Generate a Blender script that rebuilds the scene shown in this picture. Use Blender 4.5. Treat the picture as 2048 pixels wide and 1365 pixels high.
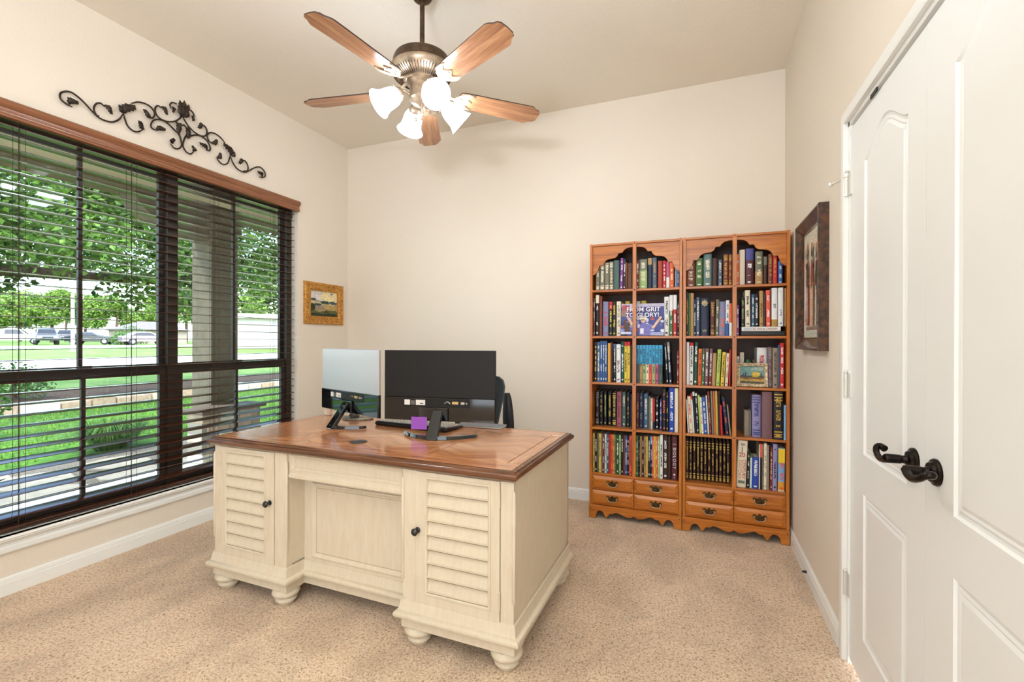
import bpy, bmesh, math, random
from mathutils import Vector, Matrix

for _o in list(bpy.data.objects):
    bpy.data.objects.remove(_o, do_unlink=True)
SC = bpy.context.scene
COL = SC.collection

# ------------------------------------------------------------------ camera
_yaw, _pit, _rol = math.radians(21.608), math.radians(-0.109), math.radians(0.141)
_fw = Vector((-math.sin(_yaw) * math.cos(_pit), math.cos(_yaw) * math.cos(_pit), math.sin(_pit)))
_r = Vector((math.cos(_yaw), math.sin(_yaw), 0.0))
_u = _r.cross(_fw)
_rr = _r * math.cos(_rol) + _u * math.sin(_rol)
_uu = -_r * math.sin(_rol) + _u * math.cos(_rol)
cam_data = bpy.data.cameras.new('camera')
cam_data.sensor_fit = 'HORIZONTAL'
cam_data.sensor_width = 36.0
cam_data.lens = 36.0 * 933.62 / 2048.0
cam_data.clip_start = 0.02
cam_data.clip_end = 500
cam = bpy.data.objects.new('camera', cam_data)
COL.objects.link(cam)
cam.matrix_world = Matrix(((_rr.x, _uu.x, -_fw.x, 0.0), (_rr.y, _uu.y, -_fw.y, 0.0),
                           (_rr.z, _uu.z, -_fw.z, 1.2352), (0, 0, 0, 1)))
SC.camera = cam

# ------------------------------------------------------------------ sky, sun, exposure
SC.view_settings.view_transform = 'Standard'
SC.view_settings.look = 'None'
SC.view_settings.gamma = 1.0
SC.view_settings.use_curve_mapping = False
SC.view_settings.exposure = 0.0

world = bpy.data.worlds.new('sky')
SC.world = world
world.use_nodes = True
_nt = world.node_tree
_nt.nodes.clear()
_sky = _nt.nodes.new('ShaderNodeTexSky')
_sky.sky_type = 'NISHITA'
_sky.sun_disc = False
_sky.sun_elevation = math.radians(56)
_sky.sun_rotation = math.radians(120)
_sky.altitude = 100
_sky.air_density = 1.0
_sky.dust_density = 2.5
_bg = _nt.nodes.new('ShaderNodeBackground')
_bg.inputs['Strength'].default_value = 1.7
_wo = _nt.nodes.new('ShaderNodeOutputWorld')
_nt.links.new(_sky.outputs[0], _bg.inputs[0])
_nt.links.new(_bg.outputs[0], _wo.inputs[0])

def lamp(name, kind, loc, direction, energy, color, **kw):
    ld = bpy.data.lights.new(name, kind)
    ld.energy = energy
    ld.color = color
    for k, v in kw.items():
        setattr(ld, k, v)
    lo = bpy.data.objects.new(name, ld)
    COL.objects.link(lo)
    lo.location = loc
    lo.rotation_euler = Vector(direction).to_track_quat('-Z', 'Y').to_euler()
    return lo

lamp('sun', 'SUN', (0, 0, 20), (0.36, 0.30, -0.88), 5.8, (1.0, 0.95, 0.86), angle=0.02)
# added fill light behind the camera, in an unseen foyer
lamp('rear_fill_light', 'AREA', (0.3, -2.55, 1.55), (-0.08, 1.0, 0.06), 112.0, (0.80, 0.95, 1.12),
     shape='RECTANGLE', size=4.2, size_y=2.6)

# added uplight behind the camera to brighten the ceiling; no fixture stands there
lamp('added_uplight', 'AREA', (-0.45, -0.38, 1.80), (0.0, 0.05, 1.0), 88.0, (0.81, 0.95, 1.11), shape='DISK', size=0.32)

# ------------------------------------------------------------------ room numbers (metres)
XL, XR, YB, CH = -3.096, 0.542, 3.561, 3.048
YF = -0.50                       # wall behind the camera, with a wide opening added for the fill light
WY0, WY1, WZ0, WZ1 = 1.052, 2.962, 0.288, 2.36   # window opening
WXG = -3.205                     # glass plane

# ------------------------------------------------------------------ helpers
def srgb(c):
    def f(v):
        v = v / 255.0
        return v / 12.92 if v <= 0.04045 else ((v + 0.055) / 1.055) ** 2.4
    return (f(c[0]), f(c[1]), f(c[2]), 1.0)

MATS = {}

def nmat(name):
    m = bpy.data.materials.new(name)
    m.use_nodes = True
    nt = m.node_tree
    return m, nt, nt.nodes['Principled BSDF']

def mat(name, col, rough=0.5, metal=0.0, spec=0.5, var=0.0, vscale=6.0, bump=0.0, bscale=80.0,
        emit=None, estr=0.0, coat=0.0, stretch=None, col2=None, trans=0.0, detail=4.0, bdist=0.002, lo=0.35, hi=0.65):
    """plain surface: colour with optional two-tone noise and fine relief; cached by name"""
    if name in MATS:
        return MATS[name]
    m, nt, b = nmat(name)
    N, L = nt.nodes, nt.links
    c = srgb(col)
    b.inputs['Base Color'].default_value = c
    b.inputs['Roughness'].default_value = rough
    b.inputs['Metallic'].default_value = metal
    b.inputs['Specular IOR Level'].default_value = spec
    b.inputs['Coat Weight'].default_value = coat
    b.inputs['Transmission Weight'].default_value = trans
    tc = None
    if var or col2 or bump:
        tc = N.new('ShaderNodeTexCoord')
        mp = N.new('ShaderNodeMapping')
        L.new(tc.outputs['Object'], mp.inputs['Vector'])
        if stretch:
            mp.inputs['Scale'].default_value = stretch
    if var or col2:
        nz = N.new('ShaderNodeTexNoise')
        nz.inputs['Scale'].default_value = vscale
        nz.inputs['Detail'].default_value = detail
        L.new(mp.outputs[0], nz.inputs['Vector'])
        cr = N.new('ShaderNodeValToRGB')
        cr.color_ramp.elements[0].position = lo
        cr.color_ramp.elements[1].position = hi
        if col2:
            cr.color_ramp.elements[0].color = srgb(col2)
            cr.color_ramp.elements[1].color = c
        else:
            cr.color_ramp.elements[0].color = (c[0] * (1 - var), c[1] * (1 - var), c[2] * (1 - var), 1)
            cr.color_ramp.elements[1].color = (min(1, c[0] * (1 + var)), min(1, c[1] * (1 + var)), min(1, c[2] * (1 + var)), 1)
        L.new(nz.outputs[0], cr.inputs[0])
        L.new(cr.outputs[0], b.inputs['Base Color'])
    if bump:
        nb = N.new('ShaderNodeTexNoise')
        nb.inputs['Scale'].default_value = bscale
        nb.inputs['Detail'].default_value = 3.0
        L.new(mp.outputs[0], nb.inputs['Vector'])
        bp = N.new('ShaderNodeBump')
        bp.inputs['Strength'].default_value = bump
        bp.inputs['Distance'].default_value = bdist
        L.new(nb.outputs[0], bp.inputs['Height'])
        L.new(bp.outputs[0], b.inputs['Normal'])
    if emit:
        b.inputs['Emission Color'].default_value = srgb(emit)
        b.inputs['Emission Strength'].default_value = estr
    MATS[name] = m
    return m

def wood(name, dark, mid, light, axis='X', scale=1.0, rough=0.35, coat=0.0, spec=0.5, along=1.2, across=26.0):
    """grained wood; the grain runs along the object's axis"""
    if name in MATS:
        return MATS[name]
    m, nt, b = nmat(name)
    N, L = nt.nodes, nt.links
    tc = N.new('ShaderNodeTexCoord')
    mp = N.new('ShaderNodeMapping')
    s = [across * scale] * 3
    s['XYZ'.index(axis)] = along * scale
    mp.inputs['Scale'].default_value = s
    L.new(tc.outputs['Object'], mp.inputs['Vector'])
    n1 = N.new('ShaderNodeTexNoise')
    n1.inputs['Scale'].default_value = 1.0
    n1.inputs['Detail'].default_value = 6.0
    n1.inputs['Distortion'].default_value = 1.2
    L.new(mp.outputs[0], n1.inputs['Vector'])
    n2 = N.new('ShaderNodeTexNoise')
    n2.inputs['Scale'].default_value = 5.0
    n2.inputs['Detail'].default_value = 3.0
    L.new(mp.outputs[0], n2.inputs['Vector'])
    mx = N.new('ShaderNodeMix')
    mx.data_type = 'FLOAT'
    mx.inputs[0].default_value = 0.35
    L.new(n1.outputs[0], mx.inputs[2])
    L.new(n2.outputs[0], mx.inputs[3])
    cr = N.new('ShaderNodeValToRGB')
    e = cr.color_ramp.elements
    e[0].position, e[0].color = 0.32, srgb(dark)
    e[1].position, e[1].color = 0.68, srgb(light)
    k = e.new(0.5)
    k.color = srgb(mid)
    L.new(mx.outputs[0], cr.inputs[0])
    L.new(cr.outputs[0], b.inputs['Base Color'])
    bp = N.new('ShaderNodeBump')
    bp.inputs['Strength'].default_value = 0.12
    bp.inputs['Distance'].default_value = 0.001
    L.new(n2.outputs[0], bp.inputs['Height'])
    L.new(bp.outputs[0], b.inputs['Normal'])
    b.inputs['Roughness'].default_value = rough
    b.inputs['Coat Weight'].default_value = coat
    b.inputs['Coat Roughness'].default_value = 0.15
    b.inputs['Specular IOR Level'].default_value = spec
    MATS[name] = m
    return m

class MB:
    """collects faces, then links them as one mesh object"""
    def __init__(s):
        s.v, s.f, s.mi = [], [], []
        s.cur = 0
    def add(s, verts, faces):
        o = len(s.v)
        s.v.extend([tuple(p) for p in verts])
        for fc in faces:
            s.f.append(tuple(i + o for i in fc))
            s.mi.append(s.cur)
        return s
    def box(s, x0, x1, y0, y1, z0, z1):
        return s.add([(x0, y0, z0), (x1, y0, z0), (x1, y1, z0), (x0, y1, z0), (x0, y0, z1), (x1, y0, z1), (x1, y1, z1), (x0, y1, z1)],
                     [(0, 3, 2, 1), (4, 5, 6, 7), (0, 1, 5, 4), (1, 2, 6, 5), (2, 3, 7, 6), (3, 0, 4, 7)])
    def prism(s, poly, axis, a, b):
        """polygon in the two other axes (cyclic order), extruded along axis"""
        n = len(poly)
        def P(p, t):
            if axis == 'X': return (t, p[0], p[1])
            if axis == 'Y': return (p[0], t, p[1])
            return (p[0], p[1], t)
        vs = [P(p, a) for p in poly] + [P(p, b) for p in poly]
        fs = [tuple(range(n))[::-1], tuple(range(n, 2 * n))]
        fs += [(i, (i + 1) % n, n + (i + 1) % n, n + i) for i in range(n)]
        return s.add(vs, fs)
    def lathe(s, prof, n=24, c=(0, 0, 0), axis=(0, 0, 1), cap=True):
        ax = Vector(axis).normalized()
        t = Vector((1, 0, 0)) if abs(ax.x) < 0.9 else Vector((0, 1, 0))
        e1 = ax.cross(t).normalized()
        e2 = ax.cross(e1)
        c = Vector(c)
        vs, fs = [], []
        for (r, h) in prof:
            for i in range(n):
                a = 2 * math.pi * i / n
                vs.append(c + ax * h + (e1 * math.cos(a) + e2 * math.sin(a)) * r)
        for j in range(len(prof) - 1):
            for i in range(n):
                fs.append((j * n + i, j * n + (i + 1) % n, (j + 1) * n + (i + 1) % n, (j + 1) * n + i))
        if cap:
            fs.append(tuple(range(n))[::-1])
            fs.append(tuple((len(prof) - 1) * n + i for i in range(n)))
        return s.add(vs, fs)
    def tube(s, pts, r, n=8, flat=1.0, up=None):
        pts = [Vector(p) for p in pts]
        vs, fs = [], []
        prev = None
        for k, p in enumerate(pts):
            d = (pts[min(k + 1, len(pts) - 1)] - pts[max(k - 1, 0)]).normalized()
            if up is not None:
                e1 = d.cross(Vector(up)).normalized()
            elif prev is None:
                t = Vector((0, 0, 1)) if abs(d.z) < 0.9 else Vector((1, 0, 0))
                e1 = d.cross(t).normalized()
            else:
                e1 = (prev - d * prev.dot(d)).normalized()
            prev = e1
            e2 = d.cross(e1)
            rk = r[k] if isinstance(r, (list, tuple)) else r
            for i in range(n):
                a = 2 * math.pi * i / n
                vs.append(p + e1 * math.cos(a) * rk + e2 * math.sin(a) * rk * flat)
        for j in range(len(pts) - 1):
            for i in range(n):
                fs.append((j * n + i, j * n + (i + 1) % n, (j + 1) * n + (i + 1) % n, (j + 1) * n + i))
        fs.append(tuple(range(n))[::-1])
        fs.append(tuple((len(pts) - 1) * n + i for i in range(n)))
        return s.add(vs, fs)
    def loft(s, loops, close=True, cap=True):
        n = len(loops[0])
        vs = [p for l in loops for p in l]
        fs = []
        for j in range(len(loops) - 1):
            for i in range(n if close else n - 1):
                fs.append((j * n + i, j * n + (i + 1) % n, (j + 1) * n + (i + 1) % n, (j + 1) * n + i))
        if cap:
            fs.append(tuple(range(n))[::-1])
            fs.append(tuple((len(loops) - 1) * n + i for i in range(n)))
        return s.add(vs, fs)
    def mesh(s, name, mats, smooth=None):
        me = bpy.data.meshes.new(name)
        me.from_pydata(s.v, [], s.f)
        mats = mats if isinstance(mats, (list, tuple)) else [mats]
        for m in mats:
            me.materials.append(m)
        if len(mats) > 1:
            me.polygons.foreach_set('material_index', s.mi)
        bm = bmesh.new()
        bm.from_mesh(me)
        bmesh.ops.recalc_face_normals(bm, faces=bm.faces)
        bm.to_mesh(me)
        bm.free()
        if smooth:
            me.polygons.foreach_set('use_smooth', [True] * len(me.polygons))
            me.set_sharp_from_angle(angle=math.radians(smooth))
        me.update()
        return me
    def build(s, name, mats, parent=None, smooth=None, bevel=0.0, seg=2, loc=None):
        o = bpy.data.objects.new(name, s.mesh(name, mats, smooth))
        COL.objects.link(o)
        if parent is not None:
            o.parent = parent
        if loc is not None:
            o.location = loc
        if bevel:
            md = o.modifiers.new('bevel', 'BEVEL')
            md.width = bevel
            md.segments = seg
            md.limit_method = 'ANGLE'
            md.angle_limit = math.radians(35)
        return o

def tag(o, label=None, cat=None, group=None, kind=None):
    if label: o['label'] = label
    if cat: o['category'] = cat
    if group: o['group'] = group
    if kind: o['kind'] = kind
    return o

def empty(name, loc=(0, 0, 0), rz=0.0):
    o = bpy.data.objects.new(name, None)
    COL.objects.link(o)
    o.empty_display_size = 0.05
    o.location = loc
    o.rotation_euler = (0, 0, rz)
    return o

def share(mesh_obj, parent, loc, rot=(0, 0, 0), name=None):
    o = mesh_obj.copy()
    COL.objects.link(o)
    if name: o.name = name
    o.parent = parent
    o.location = loc
    o.rotation_euler = rot
    return o

def struct(mb, name, m, **kw):
    return tag(mb.build(name, m, **kw), kind='structure')

def smoothcurve(pts, k=6):
    """Catmull-Rom through the points"""
    P = [Vector(p) for p in pts]
    P = [P[0] * 2 - P[1]] + P + [P[-1] * 2 - P[-2]]
    out = []
    for i in range(1, len(P) - 2):
        for j in range(k):
            t = j / k
            a, b, c, d = P[i - 1], P[i], P[i + 1], P[i + 2]
            out.append(0.5 * ((2 * b) + (c - a) * t + (2 * a - 5 * b + 4 * c - d) * t * t + (3 * b - a - 3 * c + d) * t ** 3))
    out.append(P[-2])
    return out

def inset(loop, d):
    """inward offset of a counter-clockwise 2D loop"""
    n = len(loop)
    out = []
    for i in range(n):
        p0, p1, p2 = Vector(loop[i - 1]), Vector(loop[i]), Vector(loop[(i + 1) % n])
        a, b = (p1 - p0).normalized(), (p2 - p1).normalized()
        na, nb = Vector((-a.y, a.x)), Vector((-b.y, b.x))
        m = (na + nb)
        m = m.normalized() if m.length > 1e-6 else na
        c = max(0.35, m.dot(na))
        out.append(tuple(p1 + m * (d / c)))
    return out

def paneled(mb, outer, loops, prof, to3):
    """flat face 'outer' with panels: each loop gets rings (offset, depth) and a flat field; to3(u,v,w)->xyz"""
    bm = bmesh.new()
    for lp in [outer] + loops:
        vs = [bm.verts.new((p[0], p[1], 0)) for p in lp]
        for i in range(len(vs)):
            bm.edges.new((vs[i], vs[(i + 1) % len(vs)]))
    bmesh.ops.triangle_fill(bm, edges=bm.edges[:], use_beauty=True)
    bm.verts.index_update()
    mb.add([to3(v.co.x, v.co.y, 0.0) for v in bm.verts], [[v.index for v in f.verts] for f in bm.faces])
    bm.free()
    for lp in loops:
        rings = [[to3(p[0], p[1], w) for p in inset(lp, o)] if o else [to3(p[0], p[1], w) for p in lp] for (o, w) in [(0, 0)] + list(prof)]
        n = len(lp)
        mb.loft(rings, cap=False)
        mb.add(rings[-1], [tuple(range(n))])

def rect(u0, u1, v0, v1):
    return [(u0, v0), (u1, v0), (u1, v1), (u0, v1)]

def text_mesh(body, size, extrude=0.0002, spacing=1.0, bold=0.0):
    cu = bpy.data.curves.new('lettering', 'FONT')
    cu.body = body
    cu.size = size
    cu.extrude = extrude
    cu.offset = bold
    cu.space_character = spacing
    cu.align_x = 'CENTER'
    cu.align_y = 'CENTER'
    cu.resolution_u = 3
    o = bpy.data.objects.new('lettering_src', cu)
    COL.objects.link(o)
    bpy.context.view_layer.update()
    me = bpy.data.meshes.new_from_object(o.evaluated_get(bpy.context.evaluated_depsgraph_get()))
    bpy.data.objects.remove(o)
    bpy.data.curves.remove(cu)
    return me

def lettering(body, size, m, parent, loc, rot, name='lettering', **kw):
    me = text_mesh(body, size, **kw)
    me.materials.clear()
    me.materials.append(m)
    o = bpy.data.objects.new(name, me)
    COL.objects.link(o)
    o.parent = parent
    o.location = loc
    o.rotation_euler = rot
    return o

random.seed(7)
RND = random.Random(11)
# ------------------------------------------------------------------ room shell
M_wall = mat('wall_paint', (235, 222, 205), rough=0.75, spec=0.25, bump=0.35, bscale=95, bdist=0.004)
M_ceil = mat('ceiling_texture_paint', (241, 230, 213), rough=0.9, spec=0.15, bump=0.6, bscale=130, bdist=0.004)
M_trim = mat('white_trim_paint', (242, 240, 234), rough=0.35, spec=0.45)
M_door = mat('white_door_paint', (243, 242, 239), rough=0.38, spec=0.45, bump=0.05, bscale=60, stretch=(6, 6, 1))

def carpet():
    m, nt, b = nmat('cut_pile_carpet')
    N, L = nt.nodes, nt.links
    tc = N.new('ShaderNodeTexCoord')
    n1 = N.new('ShaderNodeTexNoise')
    n1.inputs['Scale'].default_value = 115
    n1.inputs['Detail'].default_value = 4
    n1.inputs['Roughness'].default_value = 0.65
    n1.inputs['Distortion'].default_value = 0.8
    L.new(tc.outputs['Object'], n1.inputs['Vector'])
    cr = N.new('ShaderNodeValToRGB')
    e = cr.color_ramp.elements
    e[0].position, e[0].color = 0.36, srgb((180, 138, 102))
    e[1].position, e[1].color = 0.62, srgb((255, 234, 204))
    k = e.new(0.48)
    k.color = srgb((244, 208, 172))
    L.new(n1.outputs[0], cr.inputs[0])
    # nap brushed different ways: broad soft patches
    mp = N.new('ShaderNodeMapping')
    mp.inputs['Scale'].default_value = (1.6, 1.0, 1.0)
    mp.inputs['Rotation'].default_value = (0, 0, 0.5)
    L.new(tc.outputs['Object'], mp.inputs['Vector'])
    n2 = N.new('ShaderNodeTexNoise')
    n2.inputs['Scale'].default_value = 2.4
    n2.inputs['Detail'].default_value = 3
    n2.inputs['Distortion'].default_value = 0.6
    L.new(mp.outputs[0], n2.inputs['Vector'])
    r2 = N.new('ShaderNodeValToRGB')
    r2.color_ramp.elements[0].position, r2.color_ramp.elements[0].color = 0.38, (0.80, 0.79, 0.78, 1)
    r2.color_ramp.elements[1].position, r2.color_ramp.elements[1].color = 0.62, (1, 1, 1, 1)
    L.new(n2.outputs[0], r2.inputs[0])
    mx = N.new('ShaderNodeMix')
    mx.data_type = 'RGBA'
    mx.blend_type = 'MULTIPLY'
    mx.inputs[0].default_value = 1.0
    L.new(cr.outputs[0], mx.inputs[6])
    L.new(r2.outputs[0], mx.inputs[7])
    L.new(mx.outputs[2], b.inputs['Base Color'])
    b.inputs['Roughness'].default_value = 0.95
    b.inputs['Specular IOR Level'].default_value = 0.1
    b.inputs['Sheen Weight'].default_value = 0.25
    bp = N.new('ShaderNodeBump')
    bp.inputs['Strength'].default_value = 0.9
    bp.inputs['Distance'].default_value = 0.010
    L.new(n1.outputs[0], bp.inputs['Height'])
    L.new(bp.outputs[0], b.inputs['Normal'])
    return m
M_carpet = carpet()

T = 0.13
struct(MB().box(XL - 0.05, XR + 0.05, YF - 0.13, YB + 0.05, -0.12, 0.0).box(XL - 0.05, 2.5, -2.8, YF - 0.13, -0.12, 0.0), 'floor', M_carpet)
struct(MB().box(XL - 0.2, 2.6, -2.9, YB + 0.2, CH, CH + 0.12), 'ceiling', M_ceil)
w = MB()
w.box(XL - T, XL, -2.85, WY0, -0.25, CH).box(XL - T, XL, WY1, YB + T, -0.25, CH)
w.box(XL - T, XL, WY0, WY1, -0.25, WZ0 - 0.03).box(XL - T, XL, WY0, WY1, WZ1, CH)
struct(w, 'wall_left', M_wall)
struct(MB().box(XL, XR, YB, YB + T, -0.12, CH), 'wall_back', M_wall)
DY0, DY1, DZ = 0.868, 2.142, 2.062           # closet door opening
w = MB()
w.box(XR, XR + T, DY1, YB + T, -0.12, CH).box(XR, XR + T, YF, DY0, -0.12, CH).box(2.4, 2.4 + T, -2.75, YF, -0.12, CH).box(XR, XR + T, DY0, DY1, DZ, CH)
struct(w, 'wall_right', M_wall)
w = MB()                                       # wall behind the camera with the opening added to let the fill light in
w.box(XL, -2.0, YF - T, YF, 0, CH).box(0.50, 2.4, YF - T, YF, 0, CH).box(-2.0, 0.50, YF - T, YF, 2.95, CH)
struct(w, 'wall_front', M_wall)
struct(MB().box(XL, 2.5, -2.75 - T, -2.75, -0.12, CH), 'wall_foyer', M_wall)  # closes the unseen foyer space added around the fill light

BASE = [(0, 0), (0.014, 0), (0.014, 0.058), (0.012, 0.062), (0.0125, 0.068), (0.011, 0.072), (0.010, 0.079), (0.006, 0.084), (0.005, 0.087), (0, 0.087)]
M_base = M_trim
mb = MB()
mb.prism([(XL + a, b) for a, b in BASE], 'Y', YF, YB)
struct(mb, 'baseboard_left', M_base)
mb = MB()
mb.prism([(YB - a, b) for a, b in BASE], 'X', XL, XR)
struct(mb, 'baseboard_back', M_base)
mb = MB()
mb.prism([(XR - a, b) for a, b in BASE], 'Y', 2.232, YB)
mb.prism([(XR - a, b) for a, b in BASE], 'Y', YF, 0.778)
bo = struct(mb, 'baseboard_right', M_base)
mb = MB().lathe([(0.0001, 0), (0.006, 0.0005), (0.007, 0.004), (0.004, 0.02), (0.0001, 0.021)], 12, (XR - 0.014, 2.79, 0.045), (-1, 0, 0), cap=False)
mb.build('spring_stop_socket', mat('black_plastic', (20, 20, 20), rough=0.5), bo, smooth=40)

# ------------------------------------------------------------------ window: reveal, stool, frames, sashes, panes
M_bronze = mat('bronze_window_frame', (62, 52, 44), rough=0.45, spec=0.4)
M_stool = M_trim
mb = MB()
mb.box(XL - 0.10, XL + 0.032, WY0 - 0.0, WY1 + 0.0, WZ0 - 0.022, WZ0)
mb.prism([(XL, 0.266), (XL + 0.030, 0.266), (XL + 0.0365, 0.277), (XL + 0.030, 0.288), (XL, 0.288)], 'Y', WY0 - 0.07, WY1 + 0.07)
mb.prism([(XL, 0.205), (XL + 0.016, 0.205), (XL + 0.018, 0.212), (XL + 0.018, 0.230), (XL + 0.013, 0.236), (XL + 0.012, 0.246), (XL + 0.016, 0.256), (XL + 0.024, 0.266), (XL, 0.266)], 'Y', WY0 - 0.05, WY1 + 0.05)
struct(mb, 'trim_1', M_stool)

def glassmat():
    m = bpy.data.materials.new('window_glass')
    m.use_nodes = True
    nt = m.node_tree
    nt.nodes.clear()
    N, L = nt.nodes, nt.links
    tr = N.new('ShaderNodeBsdfTransparent')
    tr.inputs[0].default_value = (0.93, 0.97, 0.95, 1)
    gl = N.new('ShaderNodeBsdfGlossy')
    gl.inputs['Roughness'].default_value = 0.02
    lw = N.new('ShaderNodeLayerWeight')
    lw.inputs['Blend'].default_value = 0.5
    pw = N.new('ShaderNodeMath')
    pw.operation = 'POWER'
    pw.inputs[1].default_value = 4.0
    L.new(lw.outputs['Facing'], pw.inputs[0])
    fr = N.new('ShaderNodeMath')
    fr.operation = 'MULTIPLY_ADD'
    fr.inputs[1].default_value = 0.75
    fr.inputs[2].default_value = 0.03
    L.new(pw.outputs[0], fr.inputs[0])
    mx = N.new('ShaderNodeMixShader')
    out = N.new('ShaderNodeOutputMaterial')
    L.new(fr.outputs[0], mx.inputs[0])
    L.new(tr.outputs[0], mx.inputs[1])
    L.new(gl.outputs[0], mx.inputs[2])
    L.new(mx.outputs[0], out.inputs[0])
    return m
M_glass = glassmat()

def window_unit(n, y0, y1, left_jamb, right_jamb):
    """double-hung unit: frame with upper and lower sash, each with one upright muntin and two panes"""
    zb, zt = WZ0, WZ1
    fr = MB()
    fr.box(-3.245, -3.165, y0, y0 + left_jamb, zb, zt).box(-3.245, -3.165, y1 - right_jamb, y1, zb, zt)
    fr.box(-3.245, -3.165, y0 + left_jamb, y1 - right_jamb, zt - 0.05, zt).box(-3.245, -3.165, y0 + left_jamb, y1 - right_jamb, zb, zb + 0.028)
    root = struct(fr, 'window_%d' % n, M_bronze)
    a, b = y0 + left_jamb, y1 - right_jamb
    zm = 1.045
    for up, x, st, z0, z1 in ((True, -3.218, 0.030, zm - 0.035, zt - 0.05), (False, -3.188, 0.042, zb + 0.028, zm + 0.036)):
        s = MB()
        rb, rt = (0.05, 0.045) if up else (0.055, 0.052)
        s.box(x - 0.013, x + 0.013, a, a + st, z0, z1).box(x - 0.013, x + 0.013, b - st, b, z0, z1)
        s.box(x - 0.013, x + 0.013, a + st, b - st, z0, z0 + rb).box(x - 0.013, x + 0.013, a + st, b - st, z1 - rt, z1)
        so = s.build('sash', M_bronze, root, bevel=0.002)
        mid = (a + b) / 2
        MB().box(x - 0.009, x + 0.009, mid - 0.010, mid + 0.010, z0 + rb, z1 - rt).build('muntin', M_bronze, so)
        for p, q in ((a + st, mid - 0.010), (mid + 0.010, b - st)):
            MB().box(x - 0.0015, x + 0.0015, p, q, z0 + rb, z1 - rt).build('pane', M_glass, so)
        if not up:
            MB().box(x + 0.013, x + 0.03, mid - 0.03, mid + 0.03, z1 - 0.012, z1 + 0.004).build('sash_lock', M_bronze, so, bevel=0.002)
window_unit(1, WY0, 2.006, 0.052, 0.030)
window_unit(2, 2.006, WY1, 0.030, 0.052)

# ------------------------------------------------------------------ closet doors (right wall)
def arch_panel(y0, y1, z0, zs, zc):
    """u runs along +y; eyebrow arch: shoulders at zs, crest at zc"""
    pts = [(y0, z0), (y1, z0), (y1, zs)]
    k = 20
    for i in range(1, k):
        t = i / k
        s = math.sin(math.pi * t)
        pts.append((y1 + (y0 - y1) * t, zs + (zc - zs) * (s ** 1.6)))
    pts.append((y0, zs))
    return pts

M_orb = mat('oil_rubbed_bronze', (44, 36, 32), rough=0.28, metal=0.85, col2=(26, 20, 18), vscale=60)
M_hinge = mat('painted_hinge', (222, 219, 211), rough=0.35, metal=0.3)
M_dark = mat('black_plastic', (20, 20, 20), rough=0.5)

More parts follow.
